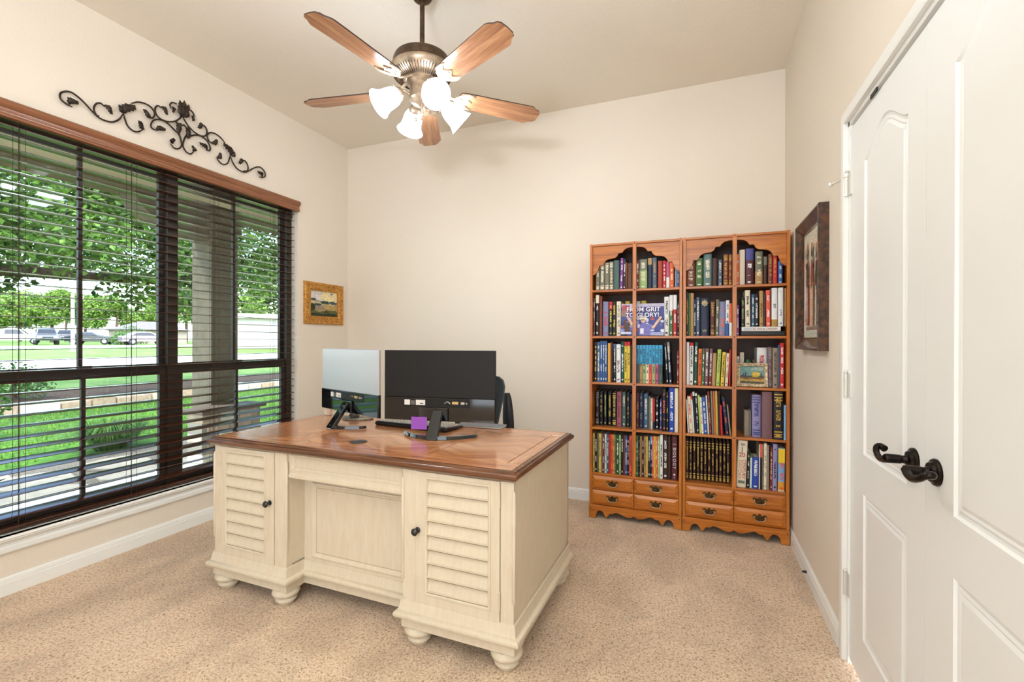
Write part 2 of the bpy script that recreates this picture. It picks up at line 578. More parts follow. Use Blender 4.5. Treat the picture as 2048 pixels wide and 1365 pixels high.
def closet_door(n, y0, y1, hinge_y, sgn):
    """leaf in the wall plane, front face at x=XR; sgn=+1: lever points to +y"""
    d = MB()
    prof = [(0.006, 0.0055), (0.013, 0.0065), (0.020, 0.0035), (0.026, 0.0050), (0.036, 0.0015)]
    f = lambda u, v, w: (XR + 0.004 + w, u, v)
    lo, hi = y0 + 0.112, y1 - 0.148
    if sgn < 0:
        lo, hi = y0 + 0.148, y1 - 0.112 - 0.03
    loops = [arch_panel(lo, hi, 0.835, 1.872, 1.952), rect(lo, hi, 0.18, 0.695)]
    paneled(d, rect(y0, y1, 0.02, 2.046), loops, prof, f)
    x0, x1 = XR + 0.004, XR + 0.038
    d.add([(x0, y0, 0.02), (x0, y1, 0.02), (x0, y1, 2.046), (x0, y0, 2.046), (x1, y0, 0.02), (x1, y1, 0.02), (x1, y1, 2.046), (x1, y0, 2.046)],
          [(0, 1, 5, 4), (1, 2, 6, 5), (2, 3, 7, 6), (3, 0, 4, 7), (4, 5, 6, 7)])
    root = struct(d, 'door_%d' % n, M_door)
    hy = (y0 + 0.062) if sgn > 0 else (y1 - 0.062)
    hz = 0.914
    h = MB()
    h.lathe([(0.033, 0), (0.0335, 0.004), (0.031, 0.008), (0.026, 0.010), (0.0225, 0.016), (0.013, 0.019), (0.0105, 0.024), (0.0105, 0.03), (0.012, 0.032), (0.0125, 0.062), (0.0115, 0.065)], 28, (XR + 0.004, hy, hz), (-1, 0, 0))
    ho = h.build('door_handle', M_orb, root, smooth=35)
    tip = 0.095
    px = XR - 0.056
    pts = smoothcurve([(px, hy, hz + 0.001), (px - 0.002, hy + sgn * 0.018, hz - 0.007), (px - 0.003, hy + sgn * 0.045, hz - 0.010), (px - 0.002, hy + sgn * 0.075, hz - 0.002), (px + 0.004, hy + sgn * tip, hz + 0.011), (px + 0.014, hy + sgn * (tip + 0.003), hz + 0.014), (px + 0.019, hy + sgn * (tip - 0.012), hz + 0.010)], 5)
    rr = [0.0115 - 0.0035 * min(1, i / (len(pts) * 0.45)) + 0.002 * max(0, (i - len(pts) * 0.6) / (len(pts) * 0.4)) for i in range(len(pts))]
    MB().tube(pts, rr, 12).build('lever', M_orb, ho, smooth=60)
    if hinge_y is not None:
        for z in (1.838, 1.066, 0.30):
            g = MB()
            g.lathe([(0.0065, -0.045), (0.0065, 0.045)], 12, (XR - 0.007, hinge_y, z))
            for q in (-0.045, -0.015, 0.015):
                g.lathe([(0.0072, q + 0.001), (0.0072, q + 0.028)], 12, (XR - 0.007, hinge_y, z))
            g.lathe([(0.004, 0.045), (0.0075, 0.047), (0.006, 0.053), (0.002, 0.056)], 12, (XR - 0.007, hinge_y, z))
            g.box(XR - 0.0022, XR + 0.006, hinge_y - 0.032, hinge_y - 0.004, z - 0.045, z + 0.045)
            g.build('hinge', M_hinge, root, smooth=35)
        z = 1.872
        s = MB()
        s.lathe([(0.011, -0.006), (0.011, 0.008)], 12, (XR - 0.007, hinge_y, z))
        s.box(XR - 0.014, XR - 0.006, hinge_y, hinge_y + 0.055, z - 0.004, z + 0.006)
        s.tube([(XR - 0.010, hinge_y + 0.04, z), (XR - 0.02, hinge_y + 0.075, z + 0.002), (XR - 0.035, hinge_y + 0.10, z + 0.002)], 0.004, 8)
        st = s.build('hinge_door_stop', M_hinge, root, smooth=40)
        MB().lathe([(0.004, 0), (0.009, 0.002), (0.010, 0.009), (0.007, 0.013)], 14, (XR - 0.031, hinge_y + 0.098, z + 0.002), (-0.8, 0.6, 0)).build('rubber_bumper', mat('pale_rubber', (232, 230, 224), rough=0.6), st, smooth=40)
    return root
closet_door(1, 1.5058, 2.131, 2.150, 1)
closet_door(2, 0.878, 1.5042, None, -1)
mb = MB()
mb.box(XR - 0.004, XR + 0.0, 1.84, 1.90, DZ - 0.016, DZ - 0.003)
mb.build('roller_catch', M_dark, bpy.data.objects['door_1'])

CAS = [(0, 0), (0.016, 0), (0.018, 0.006), (0.018, 0.030), (0.012, 0.036), (0.013, 0.046), (0.009, 0.054), (0.004, 0.058), (0, 0.058)]
mb = MB()
ci = DY1 + 0.012                                # inner edge of the casing, far side
y_n, z_h = DY0 - 0.012, DZ + 0.014
loops = []
for (yy, zz, sy, sz) in ((ci, 0.0, 1, 0), (ci, z_h, 1, 1), (y_n, z_h, -1, 1), (y_n, 0.0, -1, 0)):
    loops.append([(XR - (0.018 - 0.0) * (p[0] / 0.018), yy + sy * p[1], zz + sz * p[1]) for p in CAS])
mb.loft(loops)
mb.box(XR - 0.001, XR + 0.10, DY1 - 0.004, DY1 + 0.016, 0, DZ + 0.016)       # jambs and head
mb.box(XR - 0.001, XR + 0.10, DY0 - 0.016, DY0 + 0.004, 0, DZ + 0.016)
mb.box(XR - 0.001, XR + 0.10, DY0 - 0.016, DY1 + 0.016, DZ - 0.002, DZ + 0.016)
struct(mb, 'trim_2', M_trim)
# ------------------------------------------------------------------ wooden blind
M_valance = wood('blind_valance_wood', (108, 68, 42), (142, 92, 62), (168, 114, 82), 'Y', 1.0, rough=0.3, along=1.5, across=60)
M_slat = wood('blind_slat_wood', (52, 26, 16), (70, 38, 24), (92, 54, 36), 'Y', 1.0, rough=0.16, spec=0.9, along=1.5, across=60)
M_cord = mat('blind_cord', (58, 40, 30), rough=0.8)
blind = tag(empty('window_blind', (XL, 2.006, WZ0)), 'brown wooden slat blind with carved valance covering the double window', 'blind')
BL0, BL1 = 1.062 - 2.006, 2.932 - 2.006
zz = lambda z: z - WZ0
prof = [(-0.045, 2.293), (0.030, 2.293), (0.036, 2.296), (0.038, 2.303), (0.034, 2.310), (0.030, 2.313), (0.031, 2.320), (0.034, 2.322), (0.034, 2.327), (0.031, 2.329), (0.032, 2.337), (0.037, 2.341), (0.040, 2.346), (0.046, 2.352), (0.049, 2.361), (0.047, 2.370), (0.041, 2.377), (0.034, 2.378), (-0.045, 2.357)]
prof = [(max(a, 0.002), b) if b > 2.36 and a < 0.01 else (a, b) for a, b in prof]
prof[0] = (0.012, 2.293)
prof[-1] = (0.012, 2.378)
MB().prism([(a, zz(b)) for a, b in prof], 'Y', BL0 - 0.012, BL1 + 0.016).build('valance', M_valance, blind, smooth=30)
MB().box(-0.075, -0.005, BL0, BL1, zz(2.300), zz(2.352)).build('headrail', M_slat, blind)
pitch = 0.0545
zs = 2.272
first = None
while zs > 0.36:
    if first is None:
        s = MB()
        cs = [(-0.031, -0.0013), (-0.015, -0.0004), (0, 0), (0.015, -0.0004), (0.031, -0.0013), (0.031, 0.0015), (0.015, 0.0026), (0, 0.003), (-0.015, 0.0026), (-0.031, 0.0015)]
        s.prism(cs, 'Y', BL0, BL1)
        first = s.build('slat', M_slat, blind, smooth=50, loc=(-0.036, 0, zz(zs)))
    else:
        share(first, blind, (-0.036, 0, zz(zs)), (0, math.radians(-24.0 if 0.415 < zs < 0.469 else max(0.0, min(11.0, (1.10 - zs) * 19.0))), 0))
    zs -= pitch
MB().box(-0.062, -0.010, BL0, BL1, zz(0.297), zz(0.316)).build('bottom_rail', M_slat, blind, bevel=0.003)
for yc in (-0.752, -0.256, 0.256, 0.752):
    c = MB()
    for dy, dx in ((-0.012, -0.062), (-0.012, -0.010), (0.0, -0.036), (0.014, -0.010), (0.014, -0.062)):
        c.tube([(dx, yc + dy, zz(0.30)), (dx, yc + dy, zz(2.31))], 0.0011, 5)
    c.build('ladder_cord', M_cord, blind)
MB().tube([(-0.004, BL1 - 0.03, zz(2.30)), (-0.004, BL1 - 0.028, zz(2.23))], [0.003, 0.004], 8).build('tilt_wand', M_cord, blind, smooth=50)

# ------------------------------------------------------------------ wrought-iron scroll above the window
STROKES = {'A': [(-0.568, 2.464), (-0.592, 2.468), (-0.616, 2.483), (-0.618, 2.508), (-0.602, 2.528), (-0.576, 2.539), (-0.549, 2.532), (-0.516, 2.511), (-0.476, 2.477), (-0.446, 2.459), (-0.411, 2.457), (-0.38, 2.467), (-0.352, 2.494), (-0.333, 2.533)], 'B': [(-0.455, 2.466), (-0.47, 2.484), (-0.472, 2.507), (-0.461, 2.531), (-0.442, 2.543), (-0.423, 2.533)], 'C': [(-0.331, 2.538), (-0.323, 2.506), (-0.31, 2.475), (-0.284, 2.458), (-0.257, 2.461), (-0.23, 2.485)], 'D': [(-0.291, 2.613), (-0.257, 2.637), (-0.22, 2.647), (-0.185, 2.64), (-0.164, 2.612), (-0.173, 2.583), (-0.194, 2.571)], 'E': [(-0.048, 2.613), (-0.086, 2.596), (-0.124, 2.593), (-0.149, 2.603), (-0.161, 2.624), (-0.16, 2.65), (-0.144, 2.668), (-0.124, 2.663)], 'E2': [(-0.086, 2.596), (-0.044, 2.617), (-0.013, 2.651), (0.0, 2.67)], 'G': [(-0.156, 2.512), (-0.181, 2.517), (-0.184, 2.541), (-0.164, 2.574), (-0.124, 2.59), (-0.086, 2.583), (-0.052, 2.562), (-0.021, 2.542), (-0.008, 2.507), (-0.005, 2.476), (-0.025, 2.45), (-0.052, 2.446), (-0.073, 2.466)], 'H': [(0.0, 2.494), (-0.016, 2.537), (-0.03, 2.571), (-0.025, 2.604), (-0.009, 2.616), (0.0, 2.607)], 'I': [(-0.033, 2.731), (-0.06, 2.728), (-0.075, 2.707), (-0.068, 2.683)]}
LEAVES = [((-0.587, 2.47), (-0.552, 2.507), 0.0205), ((-0.432, 2.536), (-0.385, 2.509), 0.0174), ((-0.333, 2.537), (-0.284, 2.613), 0.0268), ((-0.333, 2.537), (-0.364, 2.568), 0.0158), ((-0.227, 2.485), (-0.263, 2.522), 0.0174), ((-0.188, 2.573), (-0.237, 2.599), 0.0174), ((-0.135, 2.666), (-0.09, 2.639), 0.0174), ((-0.16, 2.51), (-0.109, 2.547), 0.0174), ((-0.064, 2.465), (-0.067, 2.503), 0.0174), ((-0.044, 2.617), (-0.021, 2.534), 0.0189), ((-0.068, 2.699), (-0.056, 2.663), 0.0126), ((-0.005, 2.663), (-0.033, 2.731), 0.0189)]
M_iron = mat('bronzed_iron', (66, 54, 44), rough=0.5, metal=0.5, col2=(38, 30, 24), vscale=40)
scroll = tag(empty('iron_scroll', (XL, 2.008, 2.44)), 'dark bronzed iron wall scroll with curling leaves above the window', 'wall decor')
X0 = 0.020
for key, pts in STROKES.items():
    for sg in (1, -1):
        P = smoothcurve([(X0, p[0] * sg, p[1] - 2.44) for p in pts], 6)
        rad = [0.0048] * len(P)
        for i in range(5):
            rad[i] *= 0.6 + 0.08 * i
            rad[-1 - i] *= 0.6 + 0.08 * i
        MB().tube(P, rad, 8).build('scroll_bar', M_iron, scroll, smooth=60)

def leaf(base, tip, wd, sg):
    a, b = Vector((base[0] * sg, base[1])), Vector((tip[0] * sg, tip[1]))
    d = b - a
    ln = d.length
    d.normalize()
    n = Vector((-d.y, d.x))
    m = MB()
    k = 9
    vs, fs = [], []
    for i in range(k + 1):
        t = i / k
        wv = wd * 0.62 * (math.sin(math.pi * min(1, t * 0.93 + 0.05)) ** 0.8) * (1.0 + (0.28 if i % 2 else -0.12))
        if i == k: wv = 0.0012
        bend = 0.30 * wd * math.sin(t * 5.2) * sg
        c = a + d * (ln * t) + n * bend
        lift = X0 + 0.012 + 0.014 * math.sin(math.pi * t)
        for s2, dx in ((-1, -0.010), (0, 0.0), (1, -0.010)):
            vs.append((lift + dx * (wv / wd + 0.2), c.x + n.x * wv * s2, c.y + n.y * wv * s2 - 2.44))
        for s2, dx in ((1, -0.012), (0, -0.006), (-1, -0.012)):
            vs.append((lift + dx * (wv / wd + 0.2) - 0.0025, c.x + n.x * wv * s2, c.y + n.y * wv * s2 - 2.44))
    m.loft([vs[i * 6:(i + 1) * 6] for i in range(k + 1)])
    m.build('leaf', M_iron, scroll, smooth=70)
for b_, t_, w_ in LEAVES:
    for sg in (1, -1):
        leaf(b_, t_, w_ * 1.25, sg)
for q in (-0.022, 0.0, 0.022):
    leaf((q * 0.25, 2.665), (q * 1.3, 2.772 - abs(q) * 0.6), 0.024, 1)
for y in (-0.45, 0.45, 0.0):
    MB().tube([(0.001, y, 0.03 if y else 0.23), (X0, y, 0.03 if y else 0.23)], 0.004, 8).build('wall_pin', M_iron, scroll)

# ------------------------------------------------------------------ pictures
def paint(name, base=None):
    return None
def canvas(polys, parent, to3, name, rough=0.7, step=0.0004, var=0.18, vscale=60):
    """flat printed or painted picture: coloured patches laid over each other"""
    m = MB()
    mats = []
    for i, (c, pl) in enumerate(polys):
        key = 'paint_%02x%02x%02x_%d' % (c[0], c[1], c[2], int(rough * 10))
        mats.append(mat(key, c, rough=rough, var=var, vscale=vscale, spec=0.3))
        m.cur = i
        m.add([to3(p[0], p[1], i * step) for p in pl], [tuple(range(len(pl)))])
    return m.build(name, mats, parent)

def blob(cx, cy, rx, ry, n=14, j=0.18, seed=1):
    r = random.Random(seed)
    return [(cx + rx * math.cos(2 * math.pi * i / n) * (1 + r.uniform(-j, j)), cy + ry * math.sin(2 * math.pi * i / n) * (1 + r.uniform(-j, j))) for i in range(n)]

def hills(y0, y1, amp, seed, base=0.0):
    r = random.Random(seed)
    k = 12
    top = [(i / k, y0 + (y1 - y0) * i / k + r.uniform(-amp, amp)) for i in range(k + 1)]
    return [(0, base), (1, base)] + top[::-1]

# gilt landscape near the corner
M_gilt = mat('gilt_frame', (222, 168, 82), rough=0.42, metal=0.45, col2=(158, 98, 42), vscale=70, bump=0.5, bscale=140, bdist=0.004)
M_gilt2 = mat('gilt_bead', (226, 176, 88), rough=0.35, metal=0.6)
gy0, gy1, gz0, gz1 = 3.021, 3.483, 1.370, 1.735
g = tag(empty('landscape_painting', (XL, (gy0 + gy1) / 2, gz0)), 'small landscape painting in carved gilt frame near the corner', 'painting')
W2, H2 = (gy1 - gy0) / 2, gz1 - gz0
def frame_ring(mb, u0, u1, v0, v1, prof, to3):
    """mitred frame: prof = (offset inwards, height)"""
    base = rect(u0, u1, v0, v1)
    loops = [[to3(p[0], p[1], h) for p in (inset(base, o) if o else base)] for o, h in prof]
    mb.loft(loops, cap=False)
fm = MB()
frame_ring(fm, -W2, W2, 0, H2, [(0, 0), (0, 0.014), (0.008, 0.024), (0.020, 0.026), (0.028, 0.019), (0.040, 0.017), (0.048, 0.022), (0.056, 0.022), (0.064, 0.012), (0.074, 0.010), (0.074, 0.004)], lambda u, v, w: (w, u, v))
fr = fm.build('picture_frame', M_gilt, g, smooth=50)
bd = MB()
for (u0, v0, u1, v1, cnt, off) in ((-W2 + .068, .068, W2 - .068, .068, 30, .013), (-W2 + .068, H2 - .068, W2 - .068, H2 - .068, 30, .013), (-W2 + .068, .068, -W2 + .068, H2 - .068, 22, .013), (W2 - .068, .068, W2 - .068, H2 - .068, 22, .013),
                                   (-W2 + .014, .014, -W2 + .014, H2 - .014, 26, .026), (W2 - .014, .014, W2 - .014, H2 - .014, 26, .026), (-W2 + .014, .014, W2 - .014, .014, 32, .026), (-W2 + .014, H2 - .014, W2 - .014, H2 - .014, 32, .026)):
    for i in range(cnt):
        t = (i + .5) / cnt
        c = (off, u0 + (u1 - u0) * t, v0 + (v1 - v0) * t)
        r_ = 0.0046
        bd.add([(c[0] - r_, c[1], c[2]), (c[0] + r_, c[1], c[2]), (c[0], c[1] - r_, c[2]), (c[0], c[1] + r_, c[2]), (c[0], c[1], c[2] - r_), (c[0], c[1], c[2] + r_)],
               [(1, 3, 5), (1, 5, 2), (1, 2, 4), (1, 4, 3), (0, 5, 3), (0, 2, 5), (0, 4, 2), (0, 3, 4)])
tag(bd.build('beading', M_gilt2, fr, smooth=80), kind='stuff')
cw, c0, c1 = W2 - 0.074, 0.074, H2 - 0.074
L3 = lambda u, v, w: (0.005 + w, -cw + 2 * cw * u, c0 + (c1 - c0) * v)
canvas([((214, 204, 196), rect(0, 1, 0, 1)), ((240, 220, 168), [(0.3, .75), (0.55, 0.62), (1, .58), (1, 1), (.62, 1), (.4, .9)]), ((222, 212, 208), [(0, .7), (.4, .66), (.35, .85), (0, .98)]), ((150, 152, 170), [(.72, .9), (.8, .88), (.86, .95), (.76, .98)]),
        ((120, 124, 140), hills(.62, .60, .02, 3)), ((196, 178, 140), hills(.60, .50, .03, 5)), ((66, 74, 62), blob(.1, .66, .1, .05, seed=2)), ((62, 82, 60), blob(.5, .56, .13, .07, seed=3)), ((50, 76, 56), [(.58, .5), (.62, .66), (.68, .5)]), ((78, 92, 88), blob(.82, .57, .14, .06, seed=4)),
        ((180, 152, 96), hills(.40, .46, .03, 6)), ((66, 74, 78), blob(.25, .46, .16, .05, seed=8)), ((150, 134, 118), blob(.35, .33, .22, .09, seed=9)), ((190, 160, 100), blob(.72, .36, .24, .08, seed=10)), ((46, 58, 42), blob(.05, .3, .1, .2, seed=11)), ((96, 98, 62), hills(.2, .24, .05, 12)), ((70, 72, 46), [(.46, .12), (.56, .28), (.66, .12)]), ((48, 56, 36), hills(.1, .12, .03, 13))], g, L3, 'canvas')

# print with tall figures on the right wall
M_burl = mat('burl_frame_wood', (96, 56, 32), rough=0.3, col2=(34, 24, 20), vscale=38, coat=0.3)
ay0, ay1, az0, az1 = 2.432, 2.955, 1.190, 1.852
a_ = tag(empty('figure_print', (XR, (ay0 + ay1) / 2, az0)), 'framed print of tall robed figures on right wall', 'picture')
AW, AH = (ay1 - ay0) / 2, az1 - az0
fm = MB()
A3 = lambda u, v, w: (-w, u, v)
frame_ring(fm, -AW, AW, 0, AH, [(0, 0.0), (0, 0.040), (0.004, 0.043), (0.010, 0.043), (0.013, 0.040), (0.055, 0.020), (0.058, 0.022), (0.062, 0.020), (0.062, 0.008)], A3)
fm.build('picture_frame', M_burl, a_, smooth=30)
pw, p0, p1 = AW - 0.06, 0.06, AH - 0.06
P3 = lambda u, v, w: (-0.010 - w, pw - 2 * pw * u, p0 + (p1 - p0) * v)
def figure(cx, h, robe, robe2, shade, seed):
    r = random.Random(seed)
    o = []
    o.append((robe, [(cx - .085, .12), (cx + .085, .12), (cx + .07, .5), (cx + .05, h - .12), (cx - .04, h - .12), (cx - .075, .5)]))
    o.append((robe2, [(cx - .075, .12), (cx - .01, .12), (cx - .02, .48), (cx - .065, .45)]))
    o.append((shade, [(cx - .05, .46), (cx + .06, .48), (cx + .055, h - .16), (cx - .03, h - .13)]))
    o.append(((70, 40, 30), blob(cx, h - .07, .035, .045, seed=seed)))
    o.append(((150, 110, 60), [(cx - .035, h - .05), (cx + .035, h - .05), (cx + .03, h + .03), (cx - .03, h + .03)]))
    o.append(((222, 204, 178), [(cx + .012, .14), (cx + .03, .14), (cx + .03, .42), (cx + .015, .42)]))
    return o
pol = [((216, 214, 196), rect(0, 1, 0, 1)), ((226, 216, 196), rect(.1, .9, .08, .9)), ((128, 78, 40), rect(.14, .88, .07, .105)), ((200, 196, 180), rect(.14, .88, .105, .16))]
r_ = random.Random(5)
for i in range(26):
    x, y = r_.uniform(.12, .84), r_.uniform(.12, .82)
    pol.append((r_.choice([(62, 84, 66), (46, 40, 38), (160, 70, 62), (190, 150, 96), (70, 60, 50), (168, 120, 110)]), rect(x, x + r_.uniform(.012, .03), y, y + r_.uniform(.03, .12))))
pol += figure(.27, .84, (180, 86, 74), (206, 128, 110), (96, 62, 46), 1) + figure(.54, .84, (190, 158, 112), (216, 196, 160), (170, 62, 60), 2) + figure(.78, .80, (120, 66, 58), (226, 214, 200), (52, 70, 58), 3)
canvas(pol, a_, P3, 'print', step=0.0002, vscale=90, var=0.25)
M_pglass = M_glass.copy()
M_pglass.name = 'picture_glass'
for _n in M_pglass.node_tree.nodes:
    if _n.type == 'MATH' and _n.operation == 'MULTIPLY_ADD': _n.inputs[1].default_value, _n.inputs[2].default_value = 0.25, 0.005
    if _n.type == 'BSDF_TRANSPARENT': _n.inputs[0].default_value = (1, 1, 1, 1)
MB().box(-0.0205, -0.0195, -pw, pw, p0, p1).build('glazing', M_pglass, a_)
# ------------------------------------------------------------------ ceiling fan with light kit
M_fanbr = mat('fan_bronze', (92, 72, 54), rough=0.38, metal=0.7, col2=(66, 50, 38), vscale=30)
M_pewter = mat('fan_pewter', (178, 156, 130), rough=0.35, metal=0.55, col2=(132, 112, 92), vscale=24)
M_blade = wood('fan_blade_oak', (140, 90, 58), (184, 130, 92), (212, 162, 118), 'X', 1.0, rough=0.28, along=2.0, across=34)
M_bladeedge = mat('fan_blade_edge', (54, 36, 26), rough=0.4)
M_shade = mat('frosted_shade_glow', (255, 250, 240), rough=0.3, emit=(230, 242, 255), estr=22.0)
M_bulb = mat('bulb_glow', (255, 252, 246), rough=0.3, emit=(230, 242, 255), estr=370.0)
FX, FY = -1.320, 2.066
fan = tag(empty('ceiling_fan', (FX, FY, 2.36)), 'bronze ceiling fan with five oak blades and four glowing glass shades', 'ceiling fan')
F = lambda z: z - 2.36
MB().lathe([(0.012, F(2.978)), (0.030, F(2.979)), (0.045, F(2.988)), (0.058, F(3.010)), (0.066, F(3.048))], 28).build('canopy', M_fanbr, fan, smooth=40)
MB().lathe([(0.0125, F(2.74)), (0.0125, F(2.985))], 16).build('downrod', M_fanbr, fan, smooth=40)
MB().lathe([(0.014, F(2.722)), (0.030, F(2.716)), (0.075, F(2.704)), (0.112, F(2.694)), (0.138, F(2.682)), (0.146, F(2.664)), (0.148, F(2.632)), (0.152, F(2.628))], 40).build('motor_housing', M_fanbr, fan, smooth=40)
dish = MB().lathe([(0.152, F(2.630)), (0.157, F(2.624)), (0.158, F(2.616)), (0.154, F(2.605)), (0.145, F(2.592)), (0.122, F(2.575)), (0.095, F(2.564)), (0.070, F(2.558))], 40).build('motor_dish', M_pewter, fan, smooth=40)
rb = MB()
for i in range(60):
    a = 2 * math.pi * i / 60
    c, s = math.cos(a), math.sin(a)
    for (r0, z0, r1, z1) in ((0.146, 2.5925, 0.094, 2.5625),):
        t = 0.0022
        rb.add([(c * r0 - s * t, s * r0 + c * t, F(z0)), (c * r0 + s * t, s * r0 - c * t, F(z0)), (c * r1 + s * t * .7, s * r1 - c * t * .7, F(z1)), (c * r1 - s * t * .7, s * r1 + c * t * .7, F(z1)),
                (c * (r0 + .002) , s * (r0 + .002), F(z0 - .005)), (c * (r1 + .002), s * (r1 + .002), F(z1 - .005))],
               [(0, 1, 4), (2, 3, 5), (0, 4, 5, 3), (1, 2, 5, 4)])
tag(rb.build('vent_ribs', M_fanbr, dish), kind='stuff')
MB().lathe([(0.074, F(2.568)), (0.078, F(2.562)), (0.078, F(2.550)), (0.070, F(2.546)), (0.062, F(2.540)), (0.062, F(2.492)), (0.066, F(2.486)), (0.066, F(2.470)), (0.050, F(2.452)), (0.022, F(2.444)), (0.010, F(2.432)), (0.004, F(2.424))], 32).build('switch_housing', M_pewter, fan, smooth=40)

half = [(0.190, 0.0), (0.192, 0.030), (0.200, 0.048), (0.216, 0.057), (0.300, 0.0605), (0.45, 0.066), (0.592, 0.0705), (0.606, 0.0695), (0.618, 0.064), (0.628, 0.056), (0.637, 0.0505), (0.648, 0.0485), (0.654, 0.046), (0.657, 0.039), (0.663, 0.034)]
outline = [(p[0], p[1]) for p in half] + [(0.666, 0.0)] + [(p[0], -p[1]) for p in half[::-1]][:-1]
bl = MB()
n = len(outline)
lo = [(p[0], p[1], -0.003) for p in outline]
hi = [(p[0], p[1], 0.003) for p in outline]
bl.cur = 0
bl.add(lo, [tuple(range(n))])
bl.cur = 1
bl.add(lo + hi, [(i, (i + 1) % n, n + (i + 1) % n, n + i) for i in range(n)])
bl.add(hi, [tuple(range(n))])
iron = MB()
# leaf-shaped bracket under the blade with a pierced pattern, and its arm to the motor
br = [(0.172, 0.012), (0.190, 0.034), (0.212, 0.052), (0.236, 0.060), (0.262, 0.058), (0.280, 0.050), (0.266, 0.044), (0.250, 0.042), (0.238, 0.032), (0.244, 0.018), (0.258, 0.008), (0.270, 0.0)]
br = br + [(p[0], -p[1]) for p in br[::-1][1:]]
iron.prism(br, 'Z', -0.0085, -0.0032)
for p in ((0.215, 0.03), (0.215, -0.03), (0.245, 0.0)):
    iron.lathe([(0.006, -0.011), (0.005, -0.0085)], 10, (p[0], p[1], 0))
for sy in (1, -1):
    iron.tube([(0.19, sy * .02, -.009), (0.215, sy * .012, -.010), (0.235, sy * .026, -.010), (0.262, sy * .050, -.009)], 0.0028, 6)
iron.tube([(0.060, 0, 0.048), (0.090, 0, 0.043), (0.125, 0, 0.014), (0.160, 0, -0.004), (0.195, 0, -0.006)], [0.011, 0.011, 0.009, 0.009, 0.008], 10, flat=0.7)
for k in range(5):
    a = math.radians(45.6 + 72 * k)
    if k == 0:
        b0 = bl.build('blade', [M_blade, M_bladeedge], fan)
        i0 = iron.build('blade_iron', M_pewter, b0, smooth=40)
        bo = b0
    else:
        bo = share(b0, fan, (0, 0, 0))
        share(i0, bo, (0, 0, 0))
    bo.location = (0, 0, F(2.516))
    bo.rotation_euler = (Matrix.Rotation(a, 3, 'Z') @ Matrix.Rotation(math.radians(-11), 3, 'X')).to_euler()
for k in range(4):
    a = math.radians(-40 + 90 * k)
    ax = Vector((math.cos(a) * 0.80, math.sin(a) * 0.80, -0.60))
    ctr = Vector((math.cos(a) * 0.172, math.sin(a) * 0.172, F(2.435)))
    nk = ctr - ax * 0.062
    hd = MB()
    hp = Vector((math.cos(a) * 0.060, math.sin(a) * 0.060, F(2.482)))
    hd.tube(smoothcurve([hp, hp + Vector((math.cos(a) * .03, math.sin(a) * .03, 0.012)), nk - ax * 0.028 + Vector((0, 0, 0.006)), nk - ax * 0.012], 4), 0.0075, 10)
    hd.lathe([(0.012, -0.022), (0.026, -0.018), (0.034, -0.004), (0.035, 0.006)], 20, nk, ax)
    for q in range(3):
        t = a + q * 2.1
        e = ax.orthogonal().normalized()
        e = Matrix.Rotation(t, 3, ax) @ e
        hd.tube([nk + e * 0.033, nk + e * 0.044], 0.003, 6)
    ho = hd.build('lamp_arm', M_pewter, fan, smooth=45)
    sh = MB()
    prof = [(0.029, 0.0), (0.036, 0.010), (0.045, 0.028), (0.0495, 0.050), (0.051, 0.072), (0.055, 0.092), (0.063, 0.110), (0.071, 0.122)]
    inner = [(r - 0.003, h) for r, h in prof[::-1]]
    sh.lathe(prof + inner, 28, nk, ax, cap=False)
    so = sh.build('glass_shade', M_shade, ho, smooth=60)
    MB().lathe([(0.0001, 0.004), (0.012, 0.006), (0.016, 0.03), (0.027, 0.055), (0.028, 0.072), (0.02, 0.088), (0.0001, 0.094)], 16, nk, ax, cap=False).build('bulb', M_bulb, ho, smooth=60)
for dx in (0.018, -0.015):
    MB().tube([(dx, -0.03, F(2.455)), (dx, -0.032, F(2.37))], 0.0012, 5).lathe([(0.001, 0), (0.005, 0.004), (0.004, 0.018), (0.001, 0.022)], 8, (dx, -0.032, F(2.350))).build('pull_chain', M_pewter, fan)
# ------------------------------------------------------------------ desk
DESK_C, DESK_R = (-1.414, 1.9725, 0.0), -0.011
M_cream = mat('distressed_cream_paint', (217, 203, 179), rough=0.5, spec=0.35, col2=(212, 196, 170), vscale=9, stretch=(6, 6, 1.2), bump=0.08, bscale=40)
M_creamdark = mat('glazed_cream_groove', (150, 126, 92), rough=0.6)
M_topw = wood('desk_top_wood', (160, 96, 56), (190, 124, 78), (214, 152, 104), 'X', 1.0, rough=0.2, coat=0.5, along=2.0, across=16)
M_topw2 = wood('desk_top_wood_cross', (160, 96, 56), (190, 124, 78), (214, 152, 104), 'Y', 1.0, rough=0.2, coat=0.5, along=2.0, across=16)
M_edge = wood('desk_edge_wood', (72, 40, 22), (96, 56, 32), (122, 76, 46), 'X', 1.0, rough=0.22, coat=0.5, along=2, across=30)
M_black = mat('black_satin_knob', (24, 22, 22), rough=0.25, spec=0.6)
desk = tag(empty('desk', DESK_C, DESK_R), 'cream painted double pedestal desk with louvred doors and brown wooden top', 'desk')
HW, HD = 0.82, 0.4035
